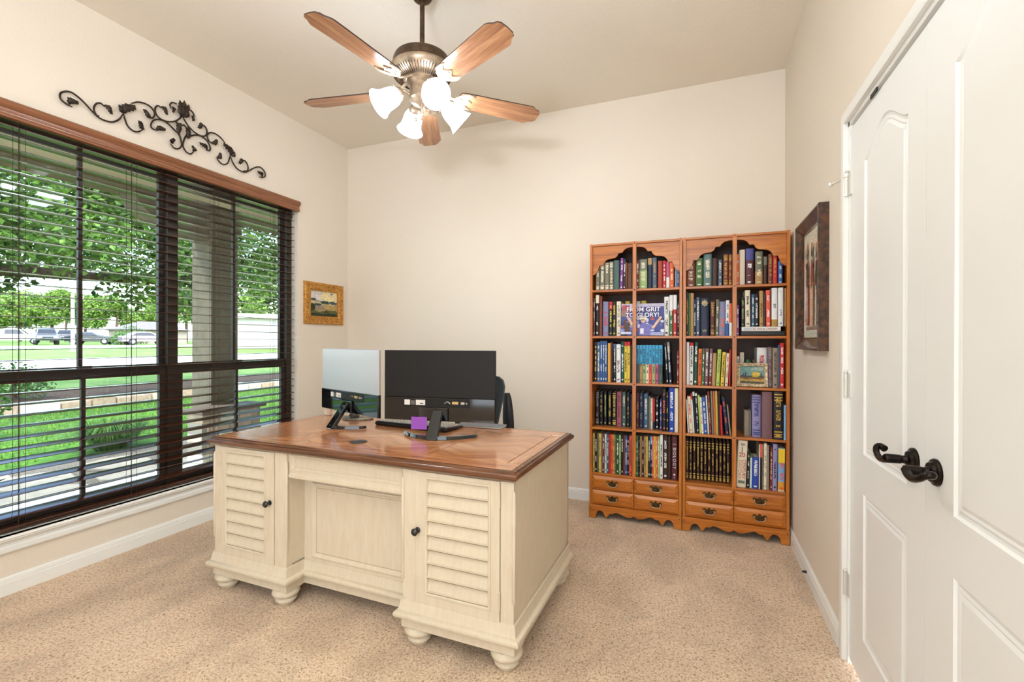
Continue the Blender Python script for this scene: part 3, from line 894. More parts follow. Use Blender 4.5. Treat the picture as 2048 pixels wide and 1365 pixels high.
# top: moulded edge, then boards with fine open joints
e = MB()
def ringrect(o, z):
    return [(-HW + o, -HD + o, z), (HW - o, -HD + o, z), (HW - o, HD - o, z), (-HW + o, HD - o, z)]
e.loft([ringrect(0.030, 0.716), ringrect(0.018, 0.716), ringrect(0.012, 0.722), ringrect(0.004, 0.727), ringrect(0.0, 0.734), ringrect(0.001, 0.742), ringrect(0.007, 0.748), ringrect(0.012, 0.749), ringrect(0.014, 0.7545), ringrect(0.020, 0.757), ringrect(0.026, 0.7575), ringrect(0.028, 0.752)])
e.build('top_edge', M_edge, desk, smooth=40)
g = 0.0012
ix, iy = HW - 0.0285, HD - 0.0285
bx, by = 0.735, 0.290
dvx = (0.335, 0.385)
def board(x0, x1, y0, y1, m):
    MB().box(x0 + g, x1 - g, y0 + g, y1 - g, 0.749, 0.758).build('top_board', m, desk, bevel=0.0008, seg=1)
board(-ix, ix, -iy, -by, M_topw)
board(-ix, ix, by, iy, M_topw)
board(-ix, -bx, -by, by, M_topw2)
board(bx, ix, -by, by, M_topw2)
for s in (-1, 1):
    a, b = sorted((s * dvx[0], s * dvx[1]))
    board(a, b, -by, by, M_topw2)
def herring(name):
    """book-matched veneer: grain slants away from the middle of each field"""
    m, nt, b = nmat(name)
    N, L = nt.nodes, nt.links
    tc = N.new('ShaderNodeTexCoord')
    sep = N.new('ShaderNodeSeparateXYZ')
    L.new(tc.outputs['Object'], sep.inputs[0])
    ab = N.new('ShaderNodeMath'); ab.operation = 'PINGPONG'; ab.inputs[1].default_value = 0.1675
    L.new(sep.outputs[0], ab.inputs[0])
    ad = N.new('ShaderNodeMath'); ad.operation = 'MULTIPLY_ADD'; ad.inputs[1].default_value = 0.55
    L.new(ab.outputs[0], ad.inputs[0]); L.new(sep.outputs[1], ad.inputs[2])
    cb = N.new('ShaderNodeCombineXYZ')
    L.new(ad.outputs[0], cb.inputs[1])
    ms = N.new('ShaderNodeMath'); ms.operation = 'MULTIPLY'; ms.inputs[1].default_value = 0.05
    L.new(sep.outputs[0], ms.inputs[0]); L.new(ms.outputs[0], cb.inputs[0])
    nz = N.new('ShaderNodeTexNoise'); nz.inputs['Scale'].default_value = 15; nz.inputs['Detail'].default_value = 3; nz.inputs['Distortion'].default_value = 0.0
    L.new(cb.outputs[0], nz.inputs['Vector'])
    cr = N.new('ShaderNodeValToRGB')
    el = cr.color_ramp.elements
    el[0].position, el[0].color = 0.33, srgb((172, 108, 64)); el[1].position, el[1].color = 0.68, srgb((210, 148, 98))
    k = el.new(0.5); k.color = srgb((192, 126, 78))
    L.new(nz.outputs[0], cr.inputs[0]); L.new(cr.outputs[0], b.inputs['Base Color'])
    b.inputs['Roughness'].default_value = 0.2
    b.inputs['Coat Weight'].default_value = 0.5
    b.inputs['Coat Roughness'].default_value = 0.12
    return m
M_herr = herring('desk_field_veneer')
board(-bx, -dvx[1], -by, by, M_herr)
board(-dvx[0], dvx[0], -by, by, M_herr)
board(dvx[1], bx, -by, by, M_herr)
MB().box(-HW + 0.03, HW - 0.03, -HD + 0.03, HD - 0.03, 0.744, 0.7485).build('top_core', mat('dark_joint', (40, 24, 16), rough=0.8), desk)
gm = MB().lathe([(0.040, 0.7582), (0.040, 0.7605), (0.036, 0.7622), (0.006, 0.7625)], 28, (-0.048, -0.215, 0)).box(-0.046, -0.015, -0.222, -0.208, 0.7622, 0.7628)
gm.build('cable_grommet', mat('grommet_plastic', (58, 52, 46), rough=0.35), desk, smooth=40)

YFr = -0.375
def pedestal(x0, x1):
    p = MB()
    t = 0.018
    p.box(x0, x0 + t, YFr + 0.022, 0.372, 0.185, 0.716).box(x1 - t, x1, YFr + 0.022, 0.372, 0.185, 0.716)
    p.box(x0, x1, 0.354, 0.372, 0.185, 0.716).box(x0, x1, YFr + 0.03, 0.372, 0.185, 0.2)
    return p
for (x0, x1, d0, d1, inner, name) in ((-0.797, -0.321, -0.7565, -0.3965, 1, 'left'), (0.314, 0.798, 0.3775, 0.7425, -1, 'right')):
    pedestal(x0, x1).build('pedestal', M_cream, desk, bevel=0.0015)
    fr = MB()                                     # face frame: two stiles with chamfered outer corner, rails
    for (a, b) in ((x0, d0 - 0.002), (d1 + 0.002, x1)):
        fr.box(a, b, YFr, YFr + 0.022, 0.185, 0.716)
    fr.box(d0 - 0.002, d1 + 0.002, YFr + 0.004, YFr + 0.022, 0.700, 0.716)
    fr.build('face_frame', M_cream, desk, bevel=0.0015)
    for xc in (x0, x1):                            # stopped bead on the pedestal corner
        MB().lathe([(0.001, 0.262), (0.007, 0.272), (0.007, 0.672), (0.001, 0.682)], 12, (xc, YFr, 0)).build('corner_bead', M_cream, desk, smooth=50)
    # louvred door
    w0, w1 = d0, d1
    z0, z1 = 0.1875, 0.712
    q0, q1, r0, r1 = w0 + 0.042, w1 - 0.058, 0.232, 0.690
    if inner < 0: q0, q1 = w0 + 0.048, w1 - 0.042
    dr = MB()
    yf = YFr - 0.004
    dr.box(w0, q0, yf, YFr + 0.018, z0, z1).box(q1, w1, yf, YFr + 0.018, z0, z1)
    dr.box(q0, q1, yf, YFr + 0.018, z0, r0).box(q0, q1, yf, YFr + 0.018, r1, z1)
    dr.box(q0, q1, YFr + 0.014, YFr + 0.018, r0, r1)
    door = dr.build('door', M_cream, desk, bevel=0.0012)
    mo = MB()
    frame_ring(mo, q0 - 0.006, q1 + 0.006, r0 - 0.006, r1 + 0.006, [(0, 0), (0.001, 0.004), (0.005, 0.005), (0.008, 0.003), (0.012, -0.001), (0.012, -0.012)], lambda u, v, w: (u, yf - w, v))
    mo.build('door_moulding', M_cream, door, smooth=50)
    k = 8
    hgt = (r1 - r0 - 0.008) / k
    sl0 = None
    for i in range(k):
        zc = r0 + 0.004 + i * hgt
        if sl0 is None:
            s = MB()
            s.prism([(0.0, 0.0), (0.0, 0.004), (-0.0035, 0.0055), (-0.0035, 0.0085), (0.0015, 0.0095), (0.013, hgt), (0.017, hgt), (0.017, 0.0)], 'X', q0 + 0.004, q1 - 0.004)
            sl0 = s.build('louvre_slat', M_cream, door, smooth=30, loc=(0, YFr - 0.004, zc))
        else:
            share(sl0, door, (0, YFr - 0.004, zc))
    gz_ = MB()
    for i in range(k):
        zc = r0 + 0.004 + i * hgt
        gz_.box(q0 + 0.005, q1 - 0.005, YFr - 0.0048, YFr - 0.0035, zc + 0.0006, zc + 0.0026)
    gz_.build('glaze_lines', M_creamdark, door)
    kx = (w1 - 0.024) if inner > 0 else (w0 + 0.010)
    kn = MB().lathe([(0.012, 0), (0.012, 0.003), (0.0065, 0.006), (0.006, 0.014), (0.011, 0.018), (0.0145, 0.023), (0.0145, 0.027), (0.010, 0.032), (0.001, 0.0335)], 20, (kx, yf, 0.478), (0, -1, 0))
    kn.build('knob', M_black, door, smooth=40)
    hx = w0 if inner > 0 else w1
    for hz in (0.649, 0.27):
        hh = MB().lathe([(0.004, -0.03), (0.004, 0.03)], 10, (hx, yf - 0.002, hz))
        hh.lathe([(0.001, -0.036), (0.0045, -0.033), (0.0045, -0.029)], 10, (hx, yf - 0.002, hz)).lathe([(0.0045, 0.029), (0.0045, 0.033), (0.001, 0.036)], 10, (hx, yf - 0.002, hz))
        hh.box(hx - 0.010 if inner < 0 else hx, hx if inner < 0 else hx + 0.010, yf - 0.0015, yf, hz - 0.028, hz + 0.028)
        hh.build('hinge', M_cream, door, smooth=40)
# drawer rail over the knee side and recessed modesty panel
mb = MB()
paneled(mb, rect(-0.321, 0.314, 0.600, 0.716), [rect(-0.312, 0.305, 0.636, 0.706)], [(0.004, 0.006), (0.012, 0.012), (0.016, 0.009)], lambda u, v, w: (u, YFr + 0.012 + w, v))
mb.box(-0.321, 0.314, YFr + 0.026, 0.36, 0.612, 0.716)
mb.prism([(YFr + 0.03, 0.600), (YFr + 0.012, 0.600), (YFr + 0.006, 0.606), (YFr + 0.006, 0.618), (YFr + 0.012, 0.626), (YFr + 0.03, 0.626)], 'X', -0.321, 0.314)
mb.build('apron_drawer', M_cream, desk, bevel=0.001)
mb = MB()
paneled(mb, rect(-0.321, 0.314, 0.14, 0.612), [rect(-0.276, 0.270, 0.205, 0.560)], [(0.002, -0.004), (0.008, -0.005), (0.014, 0.0), (0.019, 0.004), (0.024, 0.004)], lambda u, v, w: (u, -0.270 + w, v))
mb.box(-0.321, 0.314, -0.262, -0.25, 0.14, 0.612)
mpo = mb.build('modesty_panel', M_cream, desk)
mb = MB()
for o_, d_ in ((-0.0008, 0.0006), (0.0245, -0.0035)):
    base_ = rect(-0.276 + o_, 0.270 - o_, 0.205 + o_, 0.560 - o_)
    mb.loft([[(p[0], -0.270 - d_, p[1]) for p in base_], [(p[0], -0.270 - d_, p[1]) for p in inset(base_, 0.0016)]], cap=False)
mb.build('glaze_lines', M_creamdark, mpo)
# base moulding follows the broken front
path = [(-0.797, 0.372), (-0.797, YFr), (-0.321, YFr), (-0.321, -0.270), (0.314, -0.270), (0.314, YFr), (0.798, YFr), (0.798, 0.372)]
prof = [(0.0, 0.190), (0.005, 0.187), (0.008, 0.178), (0.010, 0.160), (0.014, 0.150), (0.022, 0.146), (0.028, 0.139), (0.029, 0.129), (0.024, 0.121), (0.012, 0.119), (0.004, 0.118), (0.004, 0.078), (-0.02, 0.078), (-0.02, 0.190)]
def offs(pts, o):
    out = []
    for i, p in enumerate(pts):
        p = Vector(p)
        ds = []
        if i > 0: ds.append((p - Vector(pts[i - 1])).normalized())
        if i < len(pts) - 1: ds.append((Vector(pts[i + 1]) - p).normalized())
        ns = [Vector((d.y, -d.x)) * -1 for d in ds]
        ns = [Vector((-d.y, d.x)) * -1 for d in ds]
        m = sum(ns, Vector((0, 0)))
        if len(ns) == 2:
            m = m / (1 + ns[0].dot(ns[1]))
        out.append(p + m * o)
    return out
loops = []
rows = [offs(path, -o) for o, z in prof]
# make sure the moulding goes outwards
if rows[5][1].y > path[1][1]:
    rows = [offs(path, o) for o, z in prof]
for i in range(len(path)):
    loops.append([(rows[j][i].x, rows[j][i].y, prof[j][1]) for j in range(len(prof))])
mb = MB()
mb.loft(loops)
mb.build('base_moulding', M_cream, desk, smooth=40)
MB().box(-0.78, 0.78, 0.33, 0.36, 0.08, 0.19).build('rear_rail', M_cream, desk)
ft = MB()
ft.lathe([(0.030, 0.0), (0.034, 0.003), (0.036, 0.008), (0.040, 0.014), (0.047, 0.020), (0.049, 0.028), (0.045, 0.034), (0.042, 0.037), (0.044, 0.040), (0.056, 0.046), (0.062, 0.056), (0.060, 0.066), (0.052, 0.073), (0.050, 0.076)], 28)
ft.box(-0.052, 0.052, -0.044, 0.044, 0.074, 0.119)
f0 = None
for (x, y) in ((-0.757, -0.330), (-0.372, -0.330), (0.365, -0.330), (0.752, -0.330), (-0.757, 0.325), (-0.372, 0.325), (0.365, 0.325), (0.752, 0.325)):
    if f0 is None:
        f0 = ft.build('bun_foot', M_cream, desk, smooth=50, loc=(x, y, 0.0))
    else:
        share(f0, desk, (x, y, 0.0))

# ------------------------------------------------------------------ things on the desk
ZT = 0.758
M_mon = mat('monitor_textured_black', (20, 19, 18), rough=0.5, spec=0.3, bump=0.04, bscale=400)
M_gloss = mat('monitor_gloss_black', (14, 14, 16), rough=0.06, spec=0.8)
M_stick = mat('sticker_white', (222, 218, 210), rough=0.6)
M_metal = mat('connector_metal', (176, 170, 156), rough=0.3, metal=0.9)
M_brass = mat('connector_brass', (200, 170, 110), rough=0.35, metal=0.7)

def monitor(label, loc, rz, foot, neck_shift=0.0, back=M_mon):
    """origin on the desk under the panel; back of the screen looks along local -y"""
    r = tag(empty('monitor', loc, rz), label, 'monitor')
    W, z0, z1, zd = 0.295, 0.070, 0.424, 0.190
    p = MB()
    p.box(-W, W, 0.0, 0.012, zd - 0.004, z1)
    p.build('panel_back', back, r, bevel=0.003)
    p = MB()
    p.loft([[(-W, 0.012, z0), (W, 0.012, z0), (W, 0.012, zd), (-W, 0.012, zd)],
            [(-W, 0.002, z0), (W, 0.002, z0), (W, 0.002, zd), (-W, 0.002, zd)],
            [(-W + 0.004, -0.006, z0 + 0.004), (W - 0.004, -0.006, z0 + 0.004), (W - 0.004, -0.006, zd - 0.004), (-W + 0.004, -0.006, zd - 0.004)]])
    ch = p.build('chin', M_gloss, r, smooth=30)
    MB().box(-W + 0.006, W - 0.006, 0.012, 0.0145, z0 + 0.018, z1 - 0.008).build('screen', M_gloss, r)
    pr = MB().box(-0.185, 0.165, -0.0075, -0.006, 0.142, 0.182)
    port = pr.build('port_recess', M_mon, r)
    for (a, b) in ((-0.180, -0.150), (-0.118, -0.068)):
        MB().box(a, b, -0.0082, -0.0075, 0.149, 0.175).build('sticker', M_stick, port)
    MB().box(-0.146, -0.123, -0.0082, -0.0075, 0.150, 0.172).build('sticker', mat('sticker_grey', (96, 92, 86), rough=0.6), port)
    MB().box(-0.095, -0.078, -0.0086, -0.0082, 0.155, 0.160).build('sticker_print', M_dark, port)
    c = MB().tube(smoothcurve([(0.035, -0.009, 0.160), (0.045, -0.009, 0.168), (0.055, -0.009, 0.168), (0.065, -0.009, 0.160)], 4), 0.0022, 6)
    c.build('power_socket', M_metal, port)
    MB().box(0.075, 0.108, -0.010, -0.0075, 0.158, 0.171).build('connector', M_brass, port, bevel=0.001)
    MB().box(0.120, 0.140, -0.010, -0.0075, 0.158, 0.170).build('connector', M_metal, port, bevel=0.001)
    MB().lathe([(0.004, 0), (0.004, 0.003)], 10, (0.150, -0.0075, 0.164), (0, -1, 0)).build('connector', M_metal, port)
    n = neck_shift
    MB().box(n - 0.10, n + 0.055, -0.017, -0.006, 0.074, 0.140).build('stand_mount', M_gloss, r, bevel=0.004)
    st = MB()
    st.loft([[(n - 0.030 + 0.011, -0.126, 0.0), (n + 0.011 + 0.030, -0.126, 0.0), (n + 0.041, -0.098, 0.0), (n - 0.019, -0.098, 0.0)],
             [(n - 0.022, -0.034, 0.118), (n + 0.030, -0.034, 0.118), (n + 0.030, -0.008, 0.118), (n - 0.022, -0.008, 0.118)],
             [(n - 0.020, -0.026, 0.130), (n + 0.028, -0.026, 0.130), (n + 0.028, -0.006, 0.130), (n - 0.020, -0.006, 0.130)]])
    st.build('stand_neck', M_gloss, r, bevel=0.004)
    fo = MB()
    k = 16
    loops = []
    for i in range(k + 1):
        t = -1 + 2 * i / k
        x = n + 0.01 + t * foot
        y = -0.103 + 0.105 * t * t
        h = 0.018 - 0.003 * abs(t)
        wd = 0.013
        loops.append([(x, y - wd, 0.0015), (x, y + wd, 0.0015), (x, y + wd * .7, h), (x, y - wd * .8, h)])
    fo.loft(loops)
    fo.build('stand_foot', M_gloss, r, smooth=40)
    return r
mon1 = monitor('black monitor turned back towards the viewer, purple note on its edge', (-1.198, 2.030, ZT + 0.001), math.radians(8.5), 0.190, 0.0)
mon2 = monitor('monitor angled towards the window with bright reflection on its back', (-1.800, 2.078, ZT + 0.001), math.radians(-19.2), 0.150, 0.0, mat('monitor_reflection_tone', (212, 204, 208), rough=0.42, metal=0.8))  # pale metal colour stands in for the bright window reflected on a dark back

nt_ = MB()
c, s = math.cos(math.radians(8.5)), math.sin(math.radians(8.5))
rows = []
for i in range(5):
    t = i / 4
    rows.append([(-0.030, -0.004 * t * t, 0.030 - 0.062 * t), (0.054, -0.004 * t * t, 0.030 - 0.062 * t + 0.001)])
for off in (0.0, 0.0004):
    pass
loops = [[(a[0], a[1], a[2]), (b[0], b[1], b[2]), (b[0], b[1] + 0.0004, b[2]), (a[0], a[1] + 0.0004, a[2])] for a, b in rows]
nt_.loft(loops)
no = nt_.build('sticky_note', mat('purple_paper', (150, 78, 178), rough=0.7), None)
no.location = (-1.198 + c * -0.105 - s * -0.0075, 2.030 + s * -0.105 + c * -0.0195, ZT + 0.062)
no.rotation_euler = (0, 0, math.radians(8.5))
tag(no, 'purple sticky note hanging from lower edge of the black monitor', 'note')

M_key = mat('key_plastic', (196, 190, 180), rough=0.4, spec=0.5)
M_keyb = mat('keyboard_black', (22, 22, 24), rough=0.35)
kb = tag(empty('keyboard', (-1.425, 2.205, ZT), math.radians(-5.0)), 'black computer keyboard with pale keys behind the monitors', 'keyboard')
b = MB()
b.loft([[(-0.235, -0.082, 0.001), (0.235, -0.082, 0.001), (0.235, 0.080, 0.001), (-0.235, 0.080, 0.001)], [(-0.240, -0.088, 0.014), (0.240, -0.088, 0.014), (0.238, 0.084, 0.008), (-0.238, 0.084, 0.008)], [(-0.232, -0.080, 0.025), (0.232, -0.080, 0.025), (0.232, 0.076, 0.014), (-0.232, 0.076, 0.014)]])
b.build('case', M_keyb, kb, bevel=0.003)
k0 = None
for row in range(6):
    y = -0.062 + row * 0.0245
    x = -0.218
    j = 0
    while x < 0.215:
        wd = 0.019
        if row == 5 and j == 3: wd = 0.112
        if row != 5 and j == 0: wd = 0.026
        zk = 0.0225 - (y + 0.062) * 0.068
        if abs(wd - 0.019) < 1e-6:
            if k0 is None:
                m_ = MB().loft([[(-.0085, -.0095, 0), (.0085, -.0095, 0), (.0085, .0095, 0), (-.0085, .0095, 0)], [(-.0065, -.0075, .007), (.0065, -.0075, .007), (.0065, .0075, .007), (-.0065, .0075, .007)]])
                k0 = m_.build('key', M_key, kb, loc=(x + wd / 2, y, zk))
            else:
                share(k0, kb, (x + wd / 2, y, zk))
        else:
            h = wd / 2 - 0.001
            MB().loft([[(-h, -.0095, 0), (h, -.0095, 0), (h, .0095, 0), (-h, .0095, 0)], [(-h + .002, -.0075, .007), (h - .002, -.0075, .007), (h - .002, .0075, .007), (-h + .002, .0075, .007)]]).build('key', M_key, kb, loc=(x + wd / 2, y, zk))
        x += wd + 0.0012
        j += 1

mp_ = MB()
pts = [(0.105 * math.cos(2 * math.pi * i / 36) * (1 if math.sin(2 * math.pi * i / 36) > -0.2 else 0.9), 0.075 * math.sin(2 * math.pi * i / 36)) for i in range(36)]
mp_.loft([[(p[0] * .97, p[1] * .97, 0.0003) for p in pts], [(p[0], p[1], 0.002) for p in pts], [(p[0], p[1], 0.006) for p in pts], [(p[0] * .97, p[1] * .97, 0.008) for p in pts]])
po = mp_.build('mouse_pad', mat('mouse_pad_print', (168, 158, 140), rough=0.6, col2=(92, 84, 74), vscale=22), None, smooth=40)
po.location = (-1.905, 2.275, ZT)
tag(po, 'small oval mouse pad beside the angled monitor stand', 'mouse pad')
ms = MB()
loops = []
for i in range(9):
    t = i / 8
    y = -0.052 + 0.104 * t
    wv = 0.031 * (1 - (2 * t - 1) ** 4) ** 0.5 + 0.002
    hv = 0.034 * math.sin(math.pi * (0.12 + 0.80 * t)) ** 0.8
    loops.append([(wv * math.cos(a), y, hv * math.sin(a) ** 0.8 if math.sin(a) > 0.001 else 0.0) for a in [math.pi * q / 10 for q in range(11)]])
ms.loft(loops)
mo_ = tag(empty('computer_mouse', (-1.925, 2.272, ZT + 0.0082), math.radians(35)), 'dark computer mouse resting on the oval pad', 'mouse')
ms.build('shell', mat('mouse_shell', (66, 58, 50), rough=0.3), mo_, smooth=50)
MB().lathe([(0.006, -0.004), (0.008, -0.002), (0.008, 0.002), (0.006, 0.004)], 12, (0, 0.020, 0.030), (1, 0, 0)).build('scroll_wheel', M_dark, mo_, smooth=40)

nb = tag(empty('spiral_notebook', (-1.10, 2.318, ZT + 0.001), math.radians(4)), 'spiral notebook lying on the far edge of the desk', 'notebook')
MB().box(-0.13, 0.13, -0.038, 0.05, 0.001, 0.010).build('pages', M_stick, nb)
MB().box(-0.132, 0.132, -0.040, 0.052, 0.010, 0.0108).build('cover', mat('notebook_cover', (126, 130, 138), rough=0.5), nb)
sp = MB()
for i in range(30):
    x = -0.124 + i * 0.00855
    sp.tube([(x + 0.001 * math.sin(a), -0.041 + 0.006 * math.cos(a), 0.0062 + 0.0058 * math.sin(a)) for a in [2 * math.pi * q / 8 for q in range(9)]], 0.0007, 4)
tag(sp.build('wire_binding', M_metal, nb), kind='stuff')

vs = MB().lathe([(0.018, 0.0005), (0.020, 0.002), (0.021, 0.010), (0.026, 0.035), (0.034, 0.062), (0.042, 0.072), (0.043, 0.076), (0.039, 0.076), (0.030, 0.062), (0.020, 0.02), (0.001, 0.015)], 28, cap=False)
vo = vs.build('ceramic_cup', mat('beige_ceramic', (228, 208, 184), rough=0.3), None, smooth=50)
vo.location = (-2.165, 2.315, ZT)
tag(vo, 'small flared beige cup behind the angled monitor', 'cup')
# ------------------------------------------------------------------ office chair behind the desk
M_mesh = mat('chair_mesh_black', (34, 34, 36), rough=0.7, bump=0.3, bscale=300)
M_chplast = mat('chair_plastic_black', (24, 24, 26), rough=0.4)
ch = tag(empty('office_chair', (-1.43, 2.70, 0.0), math.radians(3)), 'black mesh office chair with raised armrests behind the desk', 'chair')
k = 14
def back_loop(inner, y):
    pts = []
    prof = [(0.135, 0.56), (0.150, 0.60), (0.172, 0.72), (0.196, 0.84), (0.203, 0.91), (0.190, 0.955), (0.155, 0.978), (0.08, 0.988)]
    prof = [(a - inner, b - inner * (1 if b > 0.9 else 0)) for a, b in prof]
    right = [(a, b) for a, b in prof]
    left = [(-a, b) for a, b in prof[::-1]]
    return [(x, y + 0.05 * math.sin((z - 0.55) * 3.4) + 0.10 * (x / 0.22) ** 2 * -0.35, z) for x, z in right + left]
fr = MB()
o1, o2, i1, i2 = back_loop(0, 0.255), back_loop(0, 0.285), back_loop(0.028, 0.255), back_loop(0.028, 0.285)
fr.loft([i1, o1, o2, i2, i1], cap=False)
fr.build('back_frame', M_chplast, ch, smooth=50)
ms = MB()
a_, b_ = back_loop(0.027, 0.262), back_loop(0.027, 0.266)
n = len(a_)
h = n // 2
for lp in (a_, b_):
    ms.add(lp, [(i, i + 1, n - 2 - i, n - 1 - i) for i in range(h - 1)])
ms.build('backrest', M_mesh, ch, smooth=60)
st = MB()
pts = [(0.23 * math.cos(t) * (1 - 0.1 * math.sin(t) ** 2), 0.23 * math.sin(t)) for t in [2 * math.pi * i / 28 for i in range(28)]]
st.loft([[(p[0] * s, p[1] * s, z) for p in pts] for s, z in ((0.92, 0.43), (1.0, 0.445), (1.02, 0.47), (0.96, 0.492), (0.7, 0.50))])
st.build('seat', M_mesh, ch, smooth=50)
MB().tube([(0, 0.18, 0.44), (0, 0.30, 0.46), (0, 0.315, 0.62)], 0.022, 10).build('back_bracket', M_chplast, ch, smooth=50)
MB().lathe([(0.03, 0.10), (0.03, 0.25), (0.022, 0.25), (0.022, 0.43), (0.06, 0.432)], 18).build('gas_lift', M_chplast, ch, smooth=40)
for s in (-1, 1):
    am = MB()
    loops = []
    for i in range(10):
        t = i / 9
        z = 0.56 + 0.335 * t
        x = s * (0.322 - 0.022 * t)
        y = 0.045 + 0.02 * t
        wy = 0.024 + 0.014 * math.sin(math.pi * min(1, t * 0.9 + 0.1))
        if i == 9: wy *= 0.72
        loops.append([(x + wy * cs, y + 0.018 * sn, z) for cs, sn in [(math.cos(2 * math.pi * q / 12), math.sin(2 * math.pi * q / 12)) for q in range(12)]])
    am.loft(loops)
    ao = am.build('armrest', M_chplast, ch, smooth=50)
    MB().tube([(s * 0.21, 0.10, 0.45), (s * 0.29, 0.10, 0.47), (s * 0.30, 0.07, 0.60)], 0.016, 8).build('arm_bracket', M_chplast, ch, smooth=50)
for i in range(5):
    a = 2 * math.pi * i / 5 + 0.3
    c, s = math.cos(a), math.sin(a)
    lg = MB().tube([(0, 0, 0.115), (c * 0.15, s * 0.15, 0.10), (c * 0.29, s * 0.29, 0.075)], [0.028, 0.022, 0.016], 8)
    lo_ = lg.build('base_leg', M_chplast, ch, smooth=50)
    MB().lathe([(0.012, -0.022), (0.027, -0.02), (0.027, -0.004), (0.012, -0.003), (0.012, 0.003), (0.027, 0.004), (0.027, 0.02), (0.012, 0.022)], 16, (c * 0.29, s * 0.29, 0.029), (-s, c, 0)).build('caster', M_chplast, lo_, smooth=40)

# ------------------------------------------------------------------ bookcases
M_map = wood('honey_maple', (152, 80, 22), (188, 108, 34), (214, 136, 56), 'Z', 1.0, rough=0.3, coat=0.25, along=1.6, across=22)
M_maph = wood('honey_maple_horizontal', (152, 80, 22), (188, 108, 34), (214, 136, 56), 'X', 1.0, rough=0.3, coat=0.25, along=1.6, across=22)
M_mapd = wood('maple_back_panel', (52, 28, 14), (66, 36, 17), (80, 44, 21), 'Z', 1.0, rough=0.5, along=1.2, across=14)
M_peg = mat('dark_peg', (44, 26, 16), rough=0.5)
M_brs = mat('antique_brass', (104, 80, 44), rough=0.4, metal=0.8, col2=(60, 46, 28), vscale=80)
M_brs2 = mat('antique_brass_bright', (178, 162, 132), rough=0.3, metal=0.9)
APR = [(0.0, 0.003), (0.047, 0.003), (0.048, 0.018), (0.053, 0.038), (0.064, 0.052), (0.077, 0.056), (0.092, 0.053), (0.103, 0.040), (0.109, 0.026), (0.120, 0.013), (0.131, 0.026), (0.144, 0.044), (0.165, 0.043), (0.176, 0.052), (0.190, 0.057), (0.213, 0.051), (0.235, 0.041), (0.256, 0.034), (0.275, 0.032), (0.290, 0.038), (0.304, 0.046)]
APR = APR + [(0.608 - p[0], p[1]) for p in APR[::-1][1:]]
VAL = [(0.018, 1.690), (0.036, 1.698), (0.050, 1.716), (0.060, 1.742), (0.063, 1.756), (0.090, 1.756), (0.095, 1.770), (0.106, 1.786), (0.122, 1.796), (0.145, 1.799), (0.170, 1.802), (0.186, 1.814), (0.196, 1.834), (0.220, 1.834), (0.230, 1.850), (0.246, 1.863), (0.270, 1.869), (0.304, 1.870)]
VAL = VAL + [(0.608 - p[0], p[1]) for p in VAL[::-1][1:]]
SHZ = [1.585, 1.265, 0.945, 0.631]
DEP = 0.290
